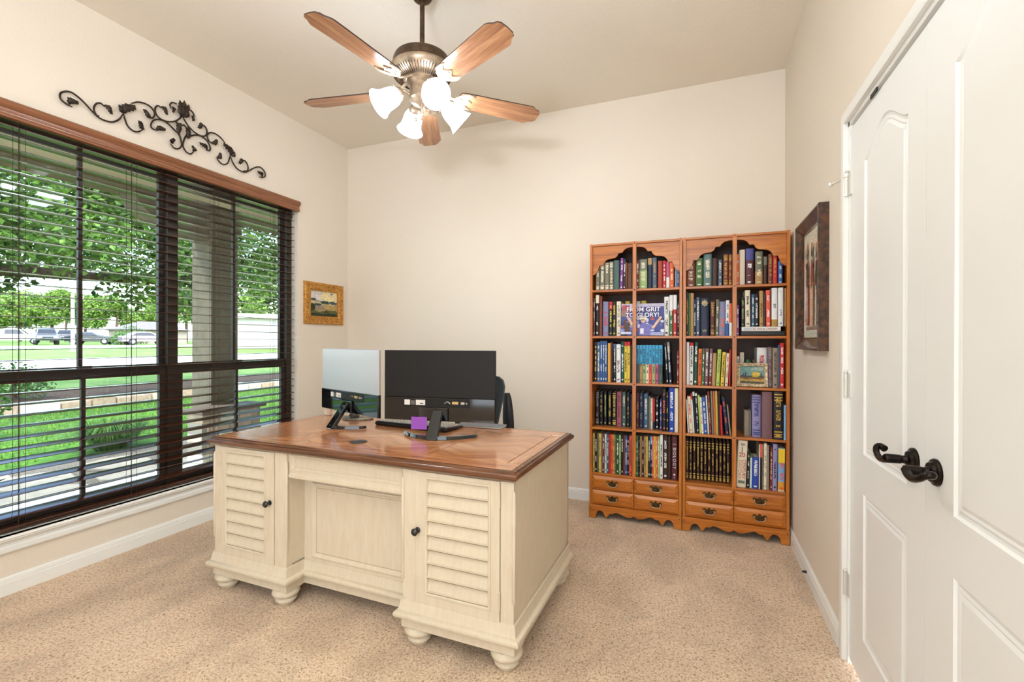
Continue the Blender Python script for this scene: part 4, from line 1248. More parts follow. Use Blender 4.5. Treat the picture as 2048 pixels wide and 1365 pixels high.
def bookcase(x0, label):
    r = tag(empty('bookcase', (x0, 3.236, 0.0)), label, 'bookcase')
    for a in (0.0, 0.590):
        MB().box(a, a + 0.018, 0.0, DEP, 0.0, 1.905).build('side_panel', M_map, r, bevel=0.0015)
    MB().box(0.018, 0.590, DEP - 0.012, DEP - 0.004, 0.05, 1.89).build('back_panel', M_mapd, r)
    MB().box(0.018, 0.590, 0.001, DEP - 0.012, 1.889, 1.903).build('top_board', M_maph, r, bevel=0.0015)
    for z in SHZ:
        MB().box(0.018, 0.590, 0.002, DEP - 0.012, z - 0.0155, z).build('shelf', M_maph, r, bevel=0.0015)
    MB().box(0.018, 0.590, -0.004, DEP - 0.012, 0.297, 0.313).build('bottom_shelf', M_maph, r, bevel=0.002)
    po = MB().box(0.2915, 0.3165, -0.003, 0.012, 0.300, 1.905).build('center_post', M_map, r, bevel=0.0015)
    for z in SHZ + [1.9]:
        MB().lathe([(0.0045, 0), (0.004, 0.0008)], 10, (0.304, -0.003, z - 0.007 if z < 1.8 else 1.893), (0, -1, 0)).build('peg', M_peg, po)
    v = MB()
    v.prism(VAL + [(0.590, 1.889), (0.018, 1.889)], 'Y', 0.013, 0.028)
    v.build('scalloped_valance', M_maph, r, bevel=0.001, seg=1)
    ap = MB()
    ap.prism(APR + [(0.608, 0.092), (0.0, 0.092)], 'Y', -0.012, 0.004)
    apo = ap.build('scalloped_apron', M_maph, r, bevel=0.001, seg=1)
    for x in (0.012, 0.596):
        MB().lathe([(0.004, 0), (0.0035, 0.0008)], 8, (x, -0.012, 0.070), (0, -1, 0)).build('peg', M_peg, apo)
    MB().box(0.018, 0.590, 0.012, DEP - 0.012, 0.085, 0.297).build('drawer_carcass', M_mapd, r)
    for cx0, cx1 in ((0.0195, 0.3025), (0.3055, 0.5885)):
        for z0, z1 in ((0.0945, 0.1945), (0.1975, 0.2965)):
            d = MB()
            d.loft([[(cx0, 0.012, z0), (cx1, 0.012, z0), (cx1, 0.012, z1), (cx0, 0.012, z1)], [(cx0, 0.0, z0), (cx1, 0.0, z0), (cx1, 0.0, z1), (cx0, 0.0, z1)],
                    [(cx0 + .004, -0.003, z0 + .004), (cx1 - .004, -0.003, z0 + .004), (cx1 - .004, -0.003, z1 - .004), (cx0 + .004, -0.003, z1 - .004)],
                    [(cx0 + .022, -0.012, z0 + .020), (cx1 - .022, -0.012, z0 + .020), (cx1 - .022, -0.012, z1 - .020), (cx0 + .022, -0.012, z1 - .020)]])
            do = d.build('drawer', M_maph, r)
            xc, zc = (cx0 + cx1) / 2, (z0 + z1) / 2 + 0.002
            half = [(0.0, 0.026), (0.006, 0.020), (0.010, 0.014), (0.014, 0.012), (0.022, 0.016), (0.030, 0.022), (0.034, 0.016), (0.041, 0.012), (0.038, 0.004), (0.030, -0.002), (0.024, -0.008), (0.018, -0.017), (0.008, -0.021), (0.0, -0.019)]
            pl = half + [(-p[0], p[1]) for p in half[::-1][1:-1]]
            p_ = MB().prism([(xc + p[0], zc + p[1]) for p in pl], 'Y', -0.0145, -0.012)
            pu = p_.build('drawer_pull', M_brs, do)
            b2 = MB()
            for s in (-1, 1):
                b2.lathe([(0.0065, 0), (0.0065, 0.006), (0.004, 0.010), (0.001, 0.011)], 10, (xc + s * 0.030, -0.0145, zc + 0.004), (0, -1, 0))
            b2.tube(smoothcurve([(xc - 0.030, -0.020, zc + 0.003), (xc - 0.028, -0.023, zc - 0.008), (xc - 0.016, -0.024, zc - 0.016), (xc + 0.016, -0.024, zc - 0.016), (xc + 0.028, -0.023, zc - 0.008), (xc + 0.030, -0.020, zc + 0.003)], 4), 0.0026, 8)
            b2.build('bail', M_brs2, pu, smooth=50)
    return r
bookcase(-0.697, 'honey maple bookcase with scalloped top, left one of the pair')
bookcase(-0.085, 'honey maple bookcase with scalloped top, right one beside the side wall')

# ------------------------------------------------------------------ books
PAL = {'olive': (112, 112, 92), 'greyolive': (120, 116, 96), 'teal': (70, 95, 92), 'purple': (128, 62, 140), 'black': (24, 23, 26), 'brown': (92, 50, 32), 'redbrown': (120, 58, 38), 'darkred': (120, 42, 40), 'greygreen': (120, 130, 112), 'navy': (28, 38, 66), 'slate': (82, 98, 118), 'brick': (166, 66, 48), 'red': (196, 44, 46), 'pink': (190, 90, 130), 'orange': (222, 104, 54), 'greyblue': (130, 150, 170), 'blue': (48, 92, 160), 'green': (74, 112, 62), 'tealgrey': (96, 122, 122), 'darkbrown': (60, 34, 26), 'cream': (232, 220, 196), 'maroon': (86, 36, 44), 'tan': (178, 140, 92), 'white': (236, 236, 236), 'yellow': (228, 200, 76), 'gold': (190, 150, 60), 'lilac': (128, 132, 168), 'royal': (36, 70, 170), 'amber': (224, 160, 60), 'darkgreen': (30, 72, 56), 'sky': (70, 160, 204), 'mauve': (122, 88, 94), 'lime': (186, 206, 96), 'grey': (136, 134, 130), 'greytan': (150, 138, 120), 'rose': (160, 90, 104), 'steel': (70, 100, 134), 'indigo': (72, 74, 140), 'lavender': (150, 144, 186), 'lightblue': (130, 176, 222), 'mustard': (200, 172, 84), 'coral': (232, 92, 70), 'paleblue': (200, 222, 228), 'palegreen': (160, 184, 120), 'plum': (92, 52, 58)}

BOOKS = """
LaA,-0.6641,-0.6359,0.189,0.0,0.03,1.585,greyolive,b:cream
LaA,-0.6339,-0.6008,0.19,0.0,0.03,1.585,olive,b:cream
LaA,-0.5991,-0.5693,0.195,0.0,0.03,1.585,greyolive,b:cream
LaA,-0.5676,-0.5401,0.198,0.0,0.03,1.585,greyolive,b:cream
LaA,-0.5384,-0.4994,0.204,0.0,0.03,1.585,teal,p
LaA,-0.4961,-0.4769,0.218,0.024,0.03,1.585,purple,t:white
LaA,-0.4749,-0.4584,0.209,0.022,0.03,1.585,black,t:white
LaA,-0.4571,-0.4472,0.187,0.0,0.03,1.585,redbrown,p
LaA,-0.4462,-0.4119,0.179,0.0,0.03,1.585,brown,p
LaB,-0.3847,-0.3676,0.193,0.0,0.03,1.585,darkred,t:white
LaB,-0.366,-0.3148,0.2,0.0,0.03,1.585,greygreen,l:palegreen:0.62:cream
LaB,-0.3094,-0.2827,0.206,0.0,0.03,1.585,navy,s:tan:0.78
LaB,-0.2793,-0.2522,0.207,0.0,0.03,1.585,slate,t:tan
LaB,-0.2447,-0.2148,0.182,0.0,0.03,1.585,brick,p
LaB,-0.2126,-0.1934,0.182,0.0,0.03,1.585,red,t:white
LaB,-0.1909,-0.1709,0.176,0.0,0.03,1.585,pink,l:white:0.4
LaB,-0.1696,-0.1433,0.17,0.0,0.03,1.585,orange,t:cream
LaB,-0.1366,-0.1238,0.126,0.0,0.03,1.585,greyblue,p
LaB,-0.1226,-0.1116,0.122,0.0,0.03,1.585,blue,t:white
RaA,-0.0663,-0.0129,0.171,0.0,0.025,1.585,redbrown,t:cream
RaA,-0.0088,0.0334,0.187,0.0,0.025,1.585,green,t:cream
RaA,0.0385,0.0872,0.21,0.0,0.025,1.585,tealgrey,t:cream
RaA,0.0908,0.1232,0.18,0.0,0.025,1.585,darkbrown,p
RaA,0.1265,0.1485,0.168,0.0,0.025,1.585,slate,t:cream
RaA,0.1556,0.1842,0.201,0.0,0.025,1.585,redbrown,b:gold
RaA,0.1868,0.2056,0.2,0.0,0.025,1.585,redbrown,b:gold
RaB,0.2313,0.2466,0.196,0.0,0.025,1.585,orange,t:cream
RaB,0.2492,0.2796,0.223,0.0,0.025,1.585,cream,p
RaB,0.2838,0.3287,0.228,0.0,0.025,1.585,maroon,s:indigo:0.68:white
RaB,0.3377,0.3787,0.206,0.0,0.025,1.585,tan,s:olive:0.4:cream
RaB,0.3839,0.4042,0.171,0.0,0.025,1.585,darkbrown,s:olive:0.7
RaB,0.4094,0.4323,0.186,0.0,0.025,1.585,redbrown,t:gold
RaB,0.4353,0.4584,0.174,0.0,0.025,1.585,red,t:gold
RaB,0.4638,0.4867,0.14,0.0,0.025,1.585,blue,t:white
LbA,-0.6849,-0.6669,0.265,0.0,0.03,1.265,plum,t:white
LbA,-0.6631,-0.6387,0.288,0.0,0.03,1.265,black,s:cream:0.8:white
LbA,-0.6366,-0.6161,0.277,0.0,0.03,1.265,redbrown,p
LbA,-0.6113,-0.5734,0.24,0.0,0.03,1.265,lilac,t:red
LbA,-0.5686,-0.5459,0.237,0.0,0.03,1.265,black,s:red:0.78:yellow
LbA,-0.5449,-0.5203,0.237,0.0,0.03,1.265,black,t:yellow
LbA,-0.517,-0.4877,0.239,0.0,0.03,1.265,cream,t:grey
LbA,-0.4713,-0.439,0.246,0.0,0.12,1.265,yellow,p
LbB,-0.3929,-0.3671,0.244,0.0,0.12,1.265,white,t:lilac
LbB,-0.3611,-0.3276,0.246,0.0,0.12,1.265,yellow,t:olive
LbB,-0.2032,-0.1723,0.261,0.0,0.03,1.265,white,t:black
LbB,-0.1705,-0.1484,0.271,0.0,0.03,1.265,white,l:green:0.62:white
LbB,-0.1465,-0.124,0.271,0.0,0.03,1.265,white,l:red:0.65:white
LbB,-0.1203,-0.1106,0.228,0.0,0.03,1.265,navy,t:white
RbA,-0.0653,-0.0531,0.29,0.0,0.03,1.265,black,t:gold
RbA,-0.0521,-0.0414,0.28,0.0,0.03,1.265,green,p
RbA,-0.0404,-0.0193,0.28,0.0,0.03,1.265,tan,p
RbA,-0.018,-0.0071,0.24,0.0,0.03,1.265,navy,t:white
RbA,-0.0037,0.016,0.252,0.0,0.03,1.265,slate,t:white
RbA,0.0207,0.0718,0.244,0.0,0.03,1.265,navy,p
RbA,0.0804,0.107,0.224,0.0,0.03,1.265,brown,b:tan
RbA,0.1096,0.1294,0.233,0.017,0.03,1.265,olive,t:cream
RbA,0.1307,0.168,0.219,0.018,0.03,1.265,lilac,t:orange
RbA,0.1693,0.1888,0.226,0.014,0.03,1.265,white,l:blue:0.35:blue
RbA,0.1908,0.2069,0.207,0.0,0.03,1.265,orange,l:white:0.4
RbB,0.232,0.246,0.195,0.0,0.02,1.265,purple,t:white
RbB,0.2581,0.2765,0.183,0.0,0.02,1.323,black,t:palegreen
RbB,0.2818,0.3105,0.228,-0.011,0.02,1.323,cream,t:black
RbB,0.3164,0.3324,0.201,0.0,0.02,1.323,steel,t:white
RbB,0.3342,0.3553,0.199,0.0,0.02,1.323,black,t:white
RbB,0.3609,0.3831,0.221,-0.008,0.02,1.323,tan,t:brown
RbB,0.3853,0.3948,0.21,0.0,0.02,1.323,darkbrown,p
RbB,0.3979,0.4217,0.224,-0.014,0.02,1.323,coral,t:white
RbB,0.4266,0.4578,0.237,0.0,0.02,1.323,white,l:gold:0.18:grey
RbB,0.4617,0.49,0.237,0.0,0.02,1.323,white,t:lavender
RbB,0.496,0.5061,0.233,0.0,0.02,1.323,tan,p
LcA,-0.6697,-0.6512,0.278,0.0,0.025,0.945,navy,t:yellow
LcA,-0.6501,-0.6306,0.278,0.0,0.025,0.945,slate,t:white
LcA,-0.6292,-0.6122,0.285,0.0,0.025,0.945,blue,t:white
LcA,-0.6112,-0.5972,0.285,0.0,0.025,0.945,steel,t:white
LcA,-0.5962,-0.581,0.285,0.0,0.025,0.945,blue,t:white
LcA,-0.5756,-0.5561,0.27,0.0,0.025,0.945,amber,p
LcA,-0.5547,-0.5413,0.277,0.0,0.025,0.945,darkbrown,p
LcA,-0.5376,-0.5192,0.265,0.0,0.025,0.945,black,s:steel:0.87:white
LcA,-0.5172,-0.4874,0.263,0.0,0.025,0.945,white,t:darkred
LcA,-0.4854,-0.4643,0.282,0.0,0.025,0.945,darkgreen,t:white
LcA,-0.4623,-0.4443,0.28,0.0,0.025,0.945,yellow,s:red:0.9:brown
LcA,-0.4433,-0.4237,0.28,0.0,0.025,0.945,yellow,s:red:0.9:brown
LcA,-0.4217,-0.4113,0.26,0.0,0.025,0.945,black,p
LcB,-0.3818,-0.3617,0.257,0.0,0.025,0.945,sky,l:teal:0.5:navy
LcB,-0.3607,-0.3409,0.258,0.0,0.025,0.945,sky,l:tan:0.5:navy
LcB,-0.3399,-0.3205,0.258,0.0,0.025,0.945,sky,l:palegreen:0.5:navy
LcB,-0.3195,-0.3008,0.258,0.0,0.025,0.945,sky,l:cream:0.5:navy
LcB,-0.2998,-0.2805,0.258,0.0,0.025,0.945,sky,l:coral:0.5:navy
LcB,-0.2795,-0.2601,0.258,0.0,0.025,0.945,sky,l:palegreen:0.5:navy
LcB,-0.2591,-0.2379,0.258,0.0,0.025,0.945,sky,l:pink:0.5:navy
LcB,-0.2369,-0.2128,0.258,0.0,0.025,0.945,sky,l:teal:0.5:navy
LcB,-0.1871,-0.1742,0.275,-0.058,0.025,0.945,black,t:white
LcB,-0.1699,-0.1527,0.28,-0.059,0.025,0.945,navy,s:grey:0.75:white
LcB,-0.1216,-0.1107,0.222,0.0,0.025,0.945,darkred,t:white
RcA,-0.0629,-0.0467,0.28,0.0,0.03,0.945,white,p
RcA,-0.0457,-0.0231,0.277,0.01,0.03,0.945,white,s:red:0.92:black
RcA,-0.0203,0.0018,0.28,0.024,0.03,0.945,darkgreen,t:white
RcA,0.0055,0.0272,0.236,0.02,0.03,0.945,orange,t:brown
RcA,0.0292,0.044,0.237,0.02,0.03,0.945,green,t:white
RcA,0.046,0.0675,0.239,0.025,0.03,0.945,mauve,t:white
RcA,0.0715,0.0881,0.237,0.028,0.03,0.945,mauve,l:darkred:0.25:white
RcA,0.0895,0.1113,0.209,0.035,0.03,0.945,tan,p
RcA,0.1146,0.1351,0.233,0.048,0.03,0.945,lime,t:olive
RcA,0.141,0.1613,0.216,0.055,0.03,0.945,yellow,t:black
RcA,0.1671,0.1834,0.209,0.044,0.03,0.945,cream,t:red
RcA,0.1892,0.1977,0.231,0.02,0.03,0.945,red,p
RcB,0.2394,0.2551,0.189,0.0,0.1,0.945,white,t:black
RcB,0.2597,0.2701,0.214,0.0,0.1,0.945,cream,p
RcB,0.2714,0.2818,0.214,0.0,0.1,0.945,cream,t:red
RcB,0.3536,0.4074,0.246,0.0,0.075,0.945,white,t:red
RcB,0.4084,0.4339,0.25,0.0,0.04,0.945,mauve,b:grey
RcB,0.4351,0.463,0.246,0.0,0.03,0.945,greytan,t:darkbrown
RcB,0.4648,0.4721,0.264,0.0,0.03,0.945,steel,p
RcB,0.4733,0.4979,0.276,0.0,0.03,0.945,red,t:white
LdA,-0.6723,-0.6468,0.242,0.0,0.085,0.631,black,b:grey
LdA,-0.644,-0.6197,0.24,0.0,0.085,0.631,black,t:tan
LdA,-0.6128,-0.5935,0.242,0.0,0.085,0.631,black,t:palegreen
LdA,-0.5839,-0.5599,0.243,0.0,0.085,0.631,black,t:mustard
LdA,-0.5544,-0.5258,0.243,0.0,0.085,0.631,black,b:mustard
LdA,-0.5224,-0.4907,0.242,0.0,0.085,0.631,rose,t:brown
LdA,-0.4866,-0.4605,0.243,0.0,0.085,0.631,teal,t:cream
LdA,-0.4565,-0.4338,0.24,0.0,0.085,0.631,black,t:tan
LdA,-0.4298,-0.4172,0.232,0.0,0.085,0.631,navy,p
LdB,-0.3852,-0.3695,0.242,0.0,0.07,0.631,maroon,t:tan
LdB,-0.3675,-0.3415,0.243,0.0,0.07,0.631,navy,t:grey
LdB,-0.3383,-0.3093,0.239,0.0,0.07,0.631,steel,t:cream
LdB,-0.306,-0.2922,0.222,0.0,0.07,0.631,olive,p
LdB,-0.2913,-0.2791,0.21,0.0,0.07,0.631,cream,t:grey
LdB,-0.2782,-0.2645,0.207,0.0,0.07,0.631,navy,s:red:0.25
LdB,-0.2607,-0.2397,0.217,0.0,0.07,0.631,black,t:white
LdB,-0.2321,-0.2189,0.206,0.0,0.07,0.631,indigo,t:white
LdB,-0.2137,-0.1902,0.283,0.0,0.02,0.631,black,t:coral
LdB,-0.1878,-0.1736,0.263,0.0,0.02,0.631,black,t:yellow
LdB,-0.17,-0.1371,0.292,0.0,0.01,0.631,royal,t:white
LdB,-0.135,-0.1117,0.289,0.0,0.01,0.631,cream,p
RdA,-0.0536,-0.0464,0.215,-0.054,0.03,0.631,white,p
RdA,-0.044,-0.0228,0.237,-0.061,0.03,0.631,cream,t:coral
RdA,-0.0214,-0.0125,0.258,-0.064,0.03,0.631,white,s:red:0.85
RdA,-0.0112,0.0004,0.269,-0.058,0.03,0.631,black,s:white:0.9
RdA,0.0018,0.014,0.26,-0.052,0.03,0.631,navy,s:white:0.93:white
RdA,0.0187,0.0302,0.248,-0.056,0.03,0.631,lime,p
RdA,0.0312,0.043,0.236,-0.06,0.03,0.631,white,t:red
RdA,0.045,0.0664,0.235,-0.063,0.03,0.631,blue,t:white
RdA,0.0678,0.0751,0.249,-0.059,0.03,0.631,white,p
RdA,0.0771,0.0904,0.276,-0.053,0.03,0.631,darkred,t:tan
RdA,0.0931,0.1044,0.279,-0.043,0.03,0.631,greygreen,p
RdA,0.1054,0.115,0.279,-0.033,0.03,0.631,orange,p
RdA,0.1159,0.1295,0.28,-0.026,0.03,0.631,mustard,p
RdA,0.1314,0.14,0.282,-0.012,0.03,0.631,darkbrown,p
RdA,0.1439,0.1557,0.191,-0.038,0.03,0.631,red,p
RdA,0.1723,0.1928,0.241,-0.108,0.03,0.631,navy,t:coral
RdA,0.196,0.2045,0.191,-0.098,0.03,0.631,greytan,p
RdB,0.2821,0.3122,0.157,0.0,0.07,0.631,greytan,p
RdB,0.3131,0.3198,0.161,0.0,0.07,0.631,grey,p
RdB,0.3242,0.3731,0.264,0.0,0.05,0.631,lavender,b:indigo
RdB,0.3759,0.4325,0.288,0.0,0.02,0.631,mauve,p
RdB,0.437,0.4899,0.292,0.0,0.01,0.631,black,b:gold
RdB,0.4931,0.5056,0.212,0.0,0.004,0.631,lightblue,p
LeA,-0.6772,-0.6645,0.269,0.0,0.02,0.313,mustard,t:brown
LeA,-0.6631,-0.648,0.269,0.0,0.02,0.313,black,t:white
LeA,-0.6463,-0.6357,0.27,0.0,0.02,0.313,olive,t:brown
LeA,-0.6343,-0.621,0.27,0.0,0.02,0.313,yellow,t:brown
LeA,-0.62,-0.6108,0.269,0.0,0.02,0.313,grey,t:brown
LeA,-0.6098,-0.5959,0.27,0.0,0.02,0.313,darkred,t:white
LeA,-0.5945,-0.5817,0.27,0.0,0.02,0.313,paleblue,t:brown
LeA,-0.5796,-0.5662,0.27,0.0,0.02,0.313,teal,t:white
LeA,-0.5648,-0.5514,0.27,0.0,0.02,0.313,red,t:brown
LeA,-0.5504,-0.5373,0.27,0.0,0.02,0.313,coral,t:brown
LeA,-0.536,-0.5266,0.269,0.0,0.02,0.313,amber,t:brown
LeA,-0.5256,-0.5146,0.27,0.0,0.02,0.313,green,t:brown
LeA,-0.5136,-0.4974,0.27,0.0,0.02,0.313,darkgreen,t:white
LeA,-0.4961,-0.4832,0.27,0.0,0.02,0.313,palegreen,t:brown
LeA,-0.4815,-0.4677,0.27,0.0,0.02,0.313,black,t:white
LeA,-0.4667,-0.4552,0.27,0.0,0.02,0.313,redbrown,t:brown
LeA,-0.4542,-0.4414,0.27,0.0,0.02,0.313,blue,t:white
LeA,-0.4404,-0.4293,0.27,0.0,0.02,0.313,black,t:white
LeA,-0.4274,-0.4101,0.27,0.0,0.02,0.313,coral,t:brown
LeB,-0.3817,-0.3691,0.273,0.0,0.02,0.313,green,t:white
LeB,-0.3681,-0.3559,0.273,0.0,0.02,0.313,black,t:tan
LeB,-0.3547,-0.3451,0.273,0.0,0.02,0.313,tan,p
LeB,-0.3441,-0.3304,0.273,0.0,0.02,0.313,darkbrown,t:cream
LeB,-0.3291,-0.3177,0.274,0.0,0.02,0.313,tan,t:brown
LeB,-0.3167,-0.3037,0.274,0.0,0.02,0.313,mustard,p
LeB,-0.3027,-0.2892,0.274,0.0,0.02,0.313,black,t:white
LeB,-0.2876,-0.2781,0.277,0.0,0.02,0.313,navy,s:lightblue:0.8:white
LeB,-0.2765,-0.2659,0.278,0.0,0.02,0.313,coral,t:cream
LeB,-0.2649,-0.2546,0.279,0.0,0.02,0.313,yellow,t:orange
LeB,-0.2536,-0.2423,0.28,0.0,0.02,0.313,orange,t:cream
LeB,-0.2413,-0.2284,0.281,0.0,0.02,0.313,palegreen,t:cream
LeB,-0.2265,-0.2091,0.292,0.0,0.02,0.313,white,t:black
LeB,-0.206,-0.1789,0.286,0.0,0.02,0.313,darkbrown,t:white
LeB,-0.1776,-0.1592,0.283,0.0,0.02,0.313,darkbrown,p
LeB,-0.1537,-0.1178,0.286,0.0,0.02,0.313,maroon,p
ReA,-0.0652,-0.0492,0.265,0.0,0.07,0.313,darkbrown,b:mustard
ReA,-0.0442,-0.0282,0.265,0.0,0.07,0.313,darkbrown,b:mustard
ReA,-0.0215,-0.0056,0.265,0.0,0.07,0.313,darkbrown,b:mustard
ReA,0.0014,0.0172,0.265,0.0,0.07,0.313,darkbrown,b:mustard
ReA,0.0231,0.0389,0.265,0.0,0.07,0.313,darkbrown,b:mustard
ReA,0.0455,0.0611,0.265,0.0,0.07,0.313,darkbrown,b:mustard
ReA,0.069,0.0845,0.265,0.0,0.07,0.313,darkbrown,b:mustard
ReA,0.0911,0.1065,0.265,0.0,0.07,0.313,darkbrown,b:mustard
ReA,0.115,0.1304,0.265,0.0,0.07,0.313,darkbrown,b:mustard
ReA,0.1368,0.1521,0.265,0.0,0.07,0.313,darkbrown,b:mustard
ReA,0.1595,0.1747,0.265,0.0,0.07,0.313,darkbrown,b:mustard
ReA,0.1811,0.1962,0.265,0.0,0.07,0.313,darkbrown,b:mustard
ReB,0.2349,0.287,0.294,0.037,0.02,0.313,cream,p
ReB,0.2914,0.3065,0.232,0.022,0.02,0.313,black,t:cream
ReB,0.3096,0.3209,0.211,0.015,0.02,0.313,paleblue,s:green:0.9
ReB,0.3222,0.3583,0.196,0.019,0.02,0.313,royal,t:white
ReB,0.3601,0.3657,0.278,0.004,0.02,0.313,cream,p
ReB,0.3666,0.378,0.282,0.004,0.02,0.313,black,s:coral:0.7
ReB,0.379,0.3861,0.279,0.0,0.02,0.313,greytan,t:black
ReB,0.3873,0.4026,0.286,0.004,0.02,0.313,cream,t:grey
ReB,0.4042,0.4161,0.276,0.0,0.02,0.313,greytan,p
ReB,0.4204,0.4331,0.265,0.009,0.02,0.313,darkred,t:cream
ReB,0.4341,0.4586,0.286,0.013,0.02,0.313,lavender,t:black
ReB,0.4637,0.4995,0.264,0.009,0.02,0.313,lightblue,l:amber:0.22:coral
"""

def spine_group():
    g = bpy.data.node_groups.new('spine_print', 'ShaderNodeTree')
    def si(n, t, d):
        s = g.interface.new_socket(name=n, in_out='INPUT', socket_type=t)
        s.default_value = d
    si('Cover', 'NodeSocketColor', (0.5, 0.5, 0.5, 1)); si('Ink', 'NodeSocketColor', (1, 1, 1, 1)); si('Second', 'NodeSocketColor', (0, 0, 0, 1))
    si('Title', 'NodeSocketFloat', 0.0); si('Bands', 'NodeSocketFloat', 0.0); si('Lo', 'NodeSocketFloat', 2.0); si('Hi', 'NodeSocketFloat', 3.0)
    g.interface.new_socket(name='Color', in_out='OUTPUT', socket_type='NodeSocketColor')
    N, L = g.nodes, g.links
    gi, go = N.new('NodeGroupInput'), N.new('NodeGroupOutput')
    tc = N.new('ShaderNodeTexCoord'); oi = N.new('ShaderNodeObjectInfo')
    sp = N.new('ShaderNodeSeparateXYZ'); L.new(tc.outputs['Generated'], sp.inputs[0])
    def M(op, a, b=None, c=None):
        n = N.new('ShaderNodeMath'); n.operation = op
        for i, v in enumerate((a, b, c)):
            if v is None: continue
            if isinstance(v, (int, float)): n.inputs[i].default_value = v
            else: L.new(v, n.inputs[i])
        return n.outputs[0]
    X, Yc, Z = sp.outputs
    front = M('LESS_THAN', Yc, 0.12)
    mid = M('LESS_THAN', M('ABSOLUTE', M('SUBTRACT', X, 0.5)), 0.24)
    rng = M('MULTIPLY', M('GREATER_THAN', Z, 0.26), M('LESS_THAN', Z, 0.9))
    cb = N.new('ShaderNodeCombineXYZ')
    L.new(M('MULTIPLY', X, 5.0), cb.inputs[0]); L.new(M('MULTIPLY', oi.outputs['Random'], 50.0), cb.inputs[1]); L.new(M('MULTIPLY', Z, 52.0), cb.inputs[2])
    nz = N.new('ShaderNodeTexNoise'); nz.inputs['Scale'].default_value = 1.0; nz.inputs['Detail'].default_value = 1.0
    L.new(cb.outputs[0], nz.inputs['Vector'])
    cb2 = N.new('ShaderNodeCombineXYZ'); L.new(M('MULTIPLY', oi.outputs['Random'], 90.0), cb2.inputs[1]); L.new(M('MULTIPLY', Z, 7.0), cb2.inputs[2])
    nw = N.new('ShaderNodeTexNoise'); nw.inputs['Scale'].default_value = 1.0; nw.inputs['Detail'].default_value = 0.0
    L.new(cb2.outputs[0], nw.inputs['Vector'])
    glyph = M('MULTIPLY', M('GREATER_THAN', nz.outputs[0], 0.47), M('GREATER_THAN', nw.outputs[0], 0.44))
    pub = M('MULTIPLY', M('LESS_THAN', M('ABSOLUTE', M('SUBTRACT', Z, 0.075)), 0.022), M('GREATER_THAN', nz.outputs[0], 0.42))
    title = M('MULTIPLY', M('MULTIPLY', M('MULTIPLY', M('MAXIMUM', M('MULTIPLY', glyph, rng), pub), mid), front), gi.outputs['Title'])
    bs = None
    for z in (0.055, 0.105, 0.16, 0.82, 0.88, 0.94):
        t = M('LESS_THAN', M('ABSOLUTE', M('SUBTRACT', Z, z)), 0.013)
        bs = t if bs is None else M('MAXIMUM', bs, t)
    bands = M('MULTIPLY', M('MULTIPLY', M('MULTIPLY', bs, M('LESS_THAN', M('ABSOLUTE', M('SUBTRACT', X, 0.5)), 0.42)), front), gi.outputs['Bands'])
    ink = M('MAXIMUM', title, bands)
    sec = M('MULTIPLY', M('GREATER_THAN', Z, gi.outputs['Lo']), M('LESS_THAN', Z, gi.outputs['Hi']))
    def mixc(f, a, b):
        n = N.new('ShaderNodeMix'); n.data_type = 'RGBA'
        L.new(f, n.inputs[0]); L.new(a, n.inputs[6]); L.new(b, n.inputs[7])
        return n.outputs[2]
    L.new(mixc(ink, mixc(sec, gi.outputs['Cover'], gi.outputs['Second']), gi.outputs['Ink']), go.inputs[0])
    return g
SPG = spine_group()
def bookmat(col, sty):
    key = 'book_%s_%s' % (col, sty.replace(':', '_'))
    if key in MATS: return MATS[key]
    m, nt, b = nmat(key)
    gn = nt.nodes.new('ShaderNodeGroup'); gn.node_tree = SPG
    gn.inputs['Cover'].default_value = srgb(PAL[col])
    p = sty.split(':')
    if p[0] in 'tb' and len(p) > 1:
        gn.inputs['Title'].default_value = 1.0
        gn.inputs['Ink'].default_value = srgb(PAL[p[1]])
        if p[0] == 'b': gn.inputs['Bands'].default_value = 1.0
    if p[0] in 'sl' and len(p) > 2:
        gn.inputs['Second'].default_value = srgb(PAL[p[1]])
        fr = float(p[2])
        gn.inputs['Lo'].default_value, gn.inputs['Hi'].default_value = (fr, 2.0) if p[0] == 's' else (-1.0, fr)
        if len(p) > 3:
            gn.inputs['Title'].default_value = 1.0
            gn.inputs['Ink'].default_value = srgb(PAL[p[3]])
    nt.links.new(gn.outputs[0], b.inputs['Base Color'])
    b.inputs['Roughness'].default_value = 0.42
    b.inputs['Specular IOR Level'].default_value = 0.4
    MATS[key] = m
    return m
M_pages = mat('page_block', (226, 214, 188), rough=0.85, var=0.08, vscale=8, stretch=(60, 1, 1))
WORD = {'greyolive': 'grey olive', 'greygreen': 'grey green', 'tealgrey': 'teal grey', 'redbrown': 'reddish brown', 'darkred': 'dark red', 'darkbrown': 'dark brown', 'darkgreen': 'dark green', 'palegreen': 'pale green', 'paleblue': 'pale blue', 'greyblue': 'grey blue', 'greytan': 'greyish tan', 'lightblue': 'light blue', 'royal': 'royal blue', 'navy': 'navy', 'sky': 'sky blue', 'steel': 'steel blue'}
ORD = ['first', 'second', 'third', 'fourth', 'fifth', 'sixth', 'seventh', 'eighth', 'ninth', 'tenth', 'eleventh', 'twelfth', 'thirteenth', 'fourteenth', 'fifteenth', 'sixteenth', 'seventeenth', 'eighteenth', 'nineteenth', 'twentieth']
ROWN = dict(zip('abcde', ['top', 'second', 'third', 'fourth', 'bottom']))
wd = lambda c: WORD.get(c, c)
